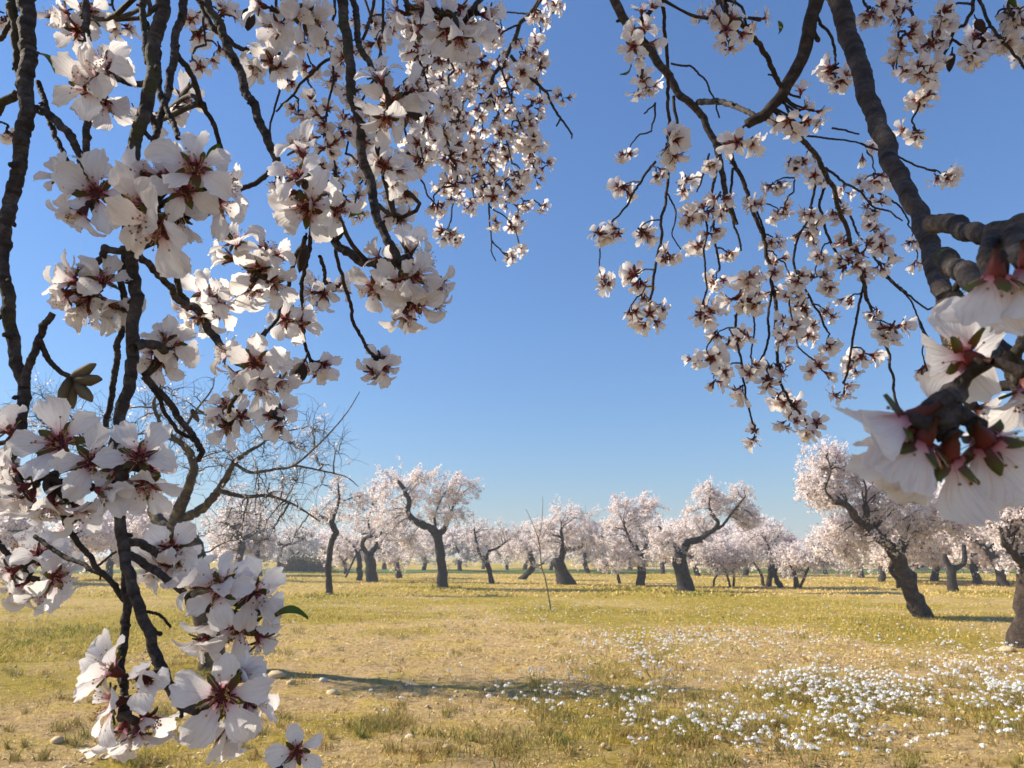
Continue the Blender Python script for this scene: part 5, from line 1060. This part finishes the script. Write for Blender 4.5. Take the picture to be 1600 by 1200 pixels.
def nut_mesh(seed):
    r = np.random.default_rng(seed); K, S_ = 13, 14; v = np.linspace(0, 1, K); th = np.arange(S_) * 6.2832 / S_
    rad = np.sin(v ** .85 * math.pi) ** .7 * (1 - .22 * v); rad[-1] = .02; rad[0] = .08
    rr = rad[:, None] * (1 - .16 * np.exp(-((th[None] - 1.5) / .25) ** 2)) * (1 + .05 * r.normal(size=(K, S_)))
    V = np.stack([rr * np.cos(th) * .62, rr * np.sin(th) * .42, -(v[:, None] * 2.0 + 0 * th[None])], -1).reshape(-1, 3); ii = np.arange(K * S_).reshape(K, S_)
    q = np.stack([ii[:-1], np.roll(ii, -1, 1)[:-1], np.roll(ii, -1, 1)[1:], ii[1:]], -1).reshape(-1, 4)
    return MB().add(V, [q, [tuple(ii[-1])], [tuple(ii[0][::-1])]][:1] + [[tuple(ii[-1])]]).mesh('almond_nut', [M_nut])
NUT = [nut_mesh(i) for i in range(2)]
for i, (x, y, hh, d, tilt, lab) in enumerate(((474, 566, 24, .5, .35, 'dry brown almond husk at the tip of the slanting spray, under the sunlit tuft'), (390, 14, 20, .5, 0, 'dark dried almond near the top edge among the near twigs'), (476, 380, 25, .56, .1, 'dark almond husk half hidden behind the central white cluster'), (1526, 30, 13, .93, -.3, 'small brown almond just under the top edge in the corner spray'), (1430, 60, 14, .95, 0, 'reddish brown almond hanging beside a straight bare twig'), (1487, 84, 17, .93, .25, 'largest brown almond of the corner spray, hanging lowest over open sky'))):
    q = Quaternion((0, 1, 0), tilt) @ Quaternion((0, 0, 1), i * .9); o_ = link('almond_nut', NUT[i % 2], None, at(x, y, d), q, hh * d / FPX); tag(o_, lab, 'almond', 'dried almonds on the boughs')
    st, F_, pv_ = tubes(np.array([[(0, 0, .02), (.05, 0, .3), (0, 0, .7)]]), np.array([[.10, .07, .07]]), 6); link('stalk', MB().add(st, F_, pv_).mesh('stalk', [M_twig]), o_)

# the tree these boughs hang from: it stands beside the camera and shades the near blossoms
tr = thing('almond_tree', (-2.9, -.6, 0), 'old spreading almond tree beside the camera whose crown overhangs the view', 'tree')
t0 = np.array([-2.9, -.6, 0]); SK = []
for nm, pts, r0, r1 in (('trunk', [(-2.9, -.6, -.1), (-2.8, -.5, .6), (-2.7, -.5, 1.2)], .20, .16), ('limb', [(-2.7, -.5, 1.15), (-2.3, .2, 1.9), (-1.9, .8, 2.7), (-1.3, 1.0, 3.3), (-.5, .9, 3.6), (.3, .6, 3.5)], .11, .02), ('limb', [(-2.7, -.5, 1.15), (-3.1, .3, 2.0), (-3.2, 1.0, 2.8), (-3.0, 1.4, 3.6)], .10, .03), ('limb', [(-2.7, -.5, 1.15), (-2.4, -1.1, 2.0), (-1.6, -1.3, 2.9), (-.6, -1.1, 3.5), (.4, -.8, 3.4)], .10, .02)):
    V, F, pv = limb_geo(pts, r0, r1, 10, .15); link(nm, MB().add(V - t0, F, pv).mesh(nm, [M_tree]), tr); SK.append(catmull(pts, 20))
SK = np.vstack(SK[1:]); 
def outside(P):
    v = P - EYE; d = v @ FWD; x = np.abs(v @ RGT); y = np.abs(v @ UPV)
    return (d < .02) | (x > .80 * d + .06) | (y > .62 * d + .06)
def crown_pts(n):
    out_ = []
    for c_, r_ in (((-2.2, .9, 2.8), (1.6, 1.5, 1.1)), ((-3.0, .6, 3.0), (1.5, 1.6, 1.3)), ((-1.0, .2, 3.3), (1.5, 1.3, .8))):
        v = rng.normal(size=(n, 3)); v /= np.linalg.norm(v, axis=1, keepdims=True); out_.append(np.array(c_) + v * (rng.uniform(0, 1, (n, 1)) ** .4) * np.array(r_))
    P = np.vstack(out_); return P[outside(P)]
T = crown_pts(200); A = SK[nearest(T, SK)]; ln = np.linalg.norm(T - A, axis=1, keepdims=True)
P = curves(A, T, UPZ * ln * .15, 8); ok = np.array([outside(p).all() for p in P]); P = P[ok]
V, F, pv = tubes(P, np.linspace(1, .4, 8)[None] * .009 * np.ones((len(P), 1)), 5); tag(link('twig_mass', MB().add(V - t0, F, pv).mesh('twig_mass', [M_tree]), tr), kind='stuff')
NCR = 850
c = np.vstack([P[:, 3:].reshape(-1, 3)] + [crown_pts(NCR)]); c = np.repeat(c, 6, 0) + rng.normal(size=(len(c) * 6, 3)) * .035; c = c[outside(c)]
for g_ in (at(45, 890, .40), at(352, 650, .52), at(455, 500, .54), at(125, 450, .36), at(425, 652, .55), at(600, 150, .44), at(300, 270, .335), at(790, 230, 1.7), at(1250, 170, .95), at(1390, 510, 1.2), at(1305, 105, .95)):   # gaps in the crown through which the sun reaches the blossoms
    v = c - g_; s_ = v @ np.array(SUN); c = c[(np.linalg.norm(v - s_[:, None] * np.array(SUN), axis=1) > .10) | (s_ < 0)]
V, q, pv = flecks(c, .038, np.clip(rng.normal(.6, .25, len(c)), .1, 1)); tag(link('crown', mk_mesh('crown', V - t0, [q], [M_crown], pv, smooth=False), tr), kind='stuff')



# ------------------------------------------------------------------ thin air haze over the whole field
m = bpy.data.materials.new('air_haze'); m.use_nodes = True; n = m.node_tree.nodes; n.clear()
o = n.new('ShaderNodeOutputMaterial'); v = n.new('ShaderNodeVolumePrincipled')
v.inputs['Color'].default_value = (.70, .82, 1.0, 1); v.inputs['Density'].default_value = HAZE; v.inputs['Anisotropy'].default_value = .2
m.node_tree.links.new(v.outputs[0], o.inputs['Volume'])
tag(link('haze', box(MB(), (0, 580, 3.6), (1500, 1400, 10.0)).mesh('haze', [m], False)), kind='stuff')
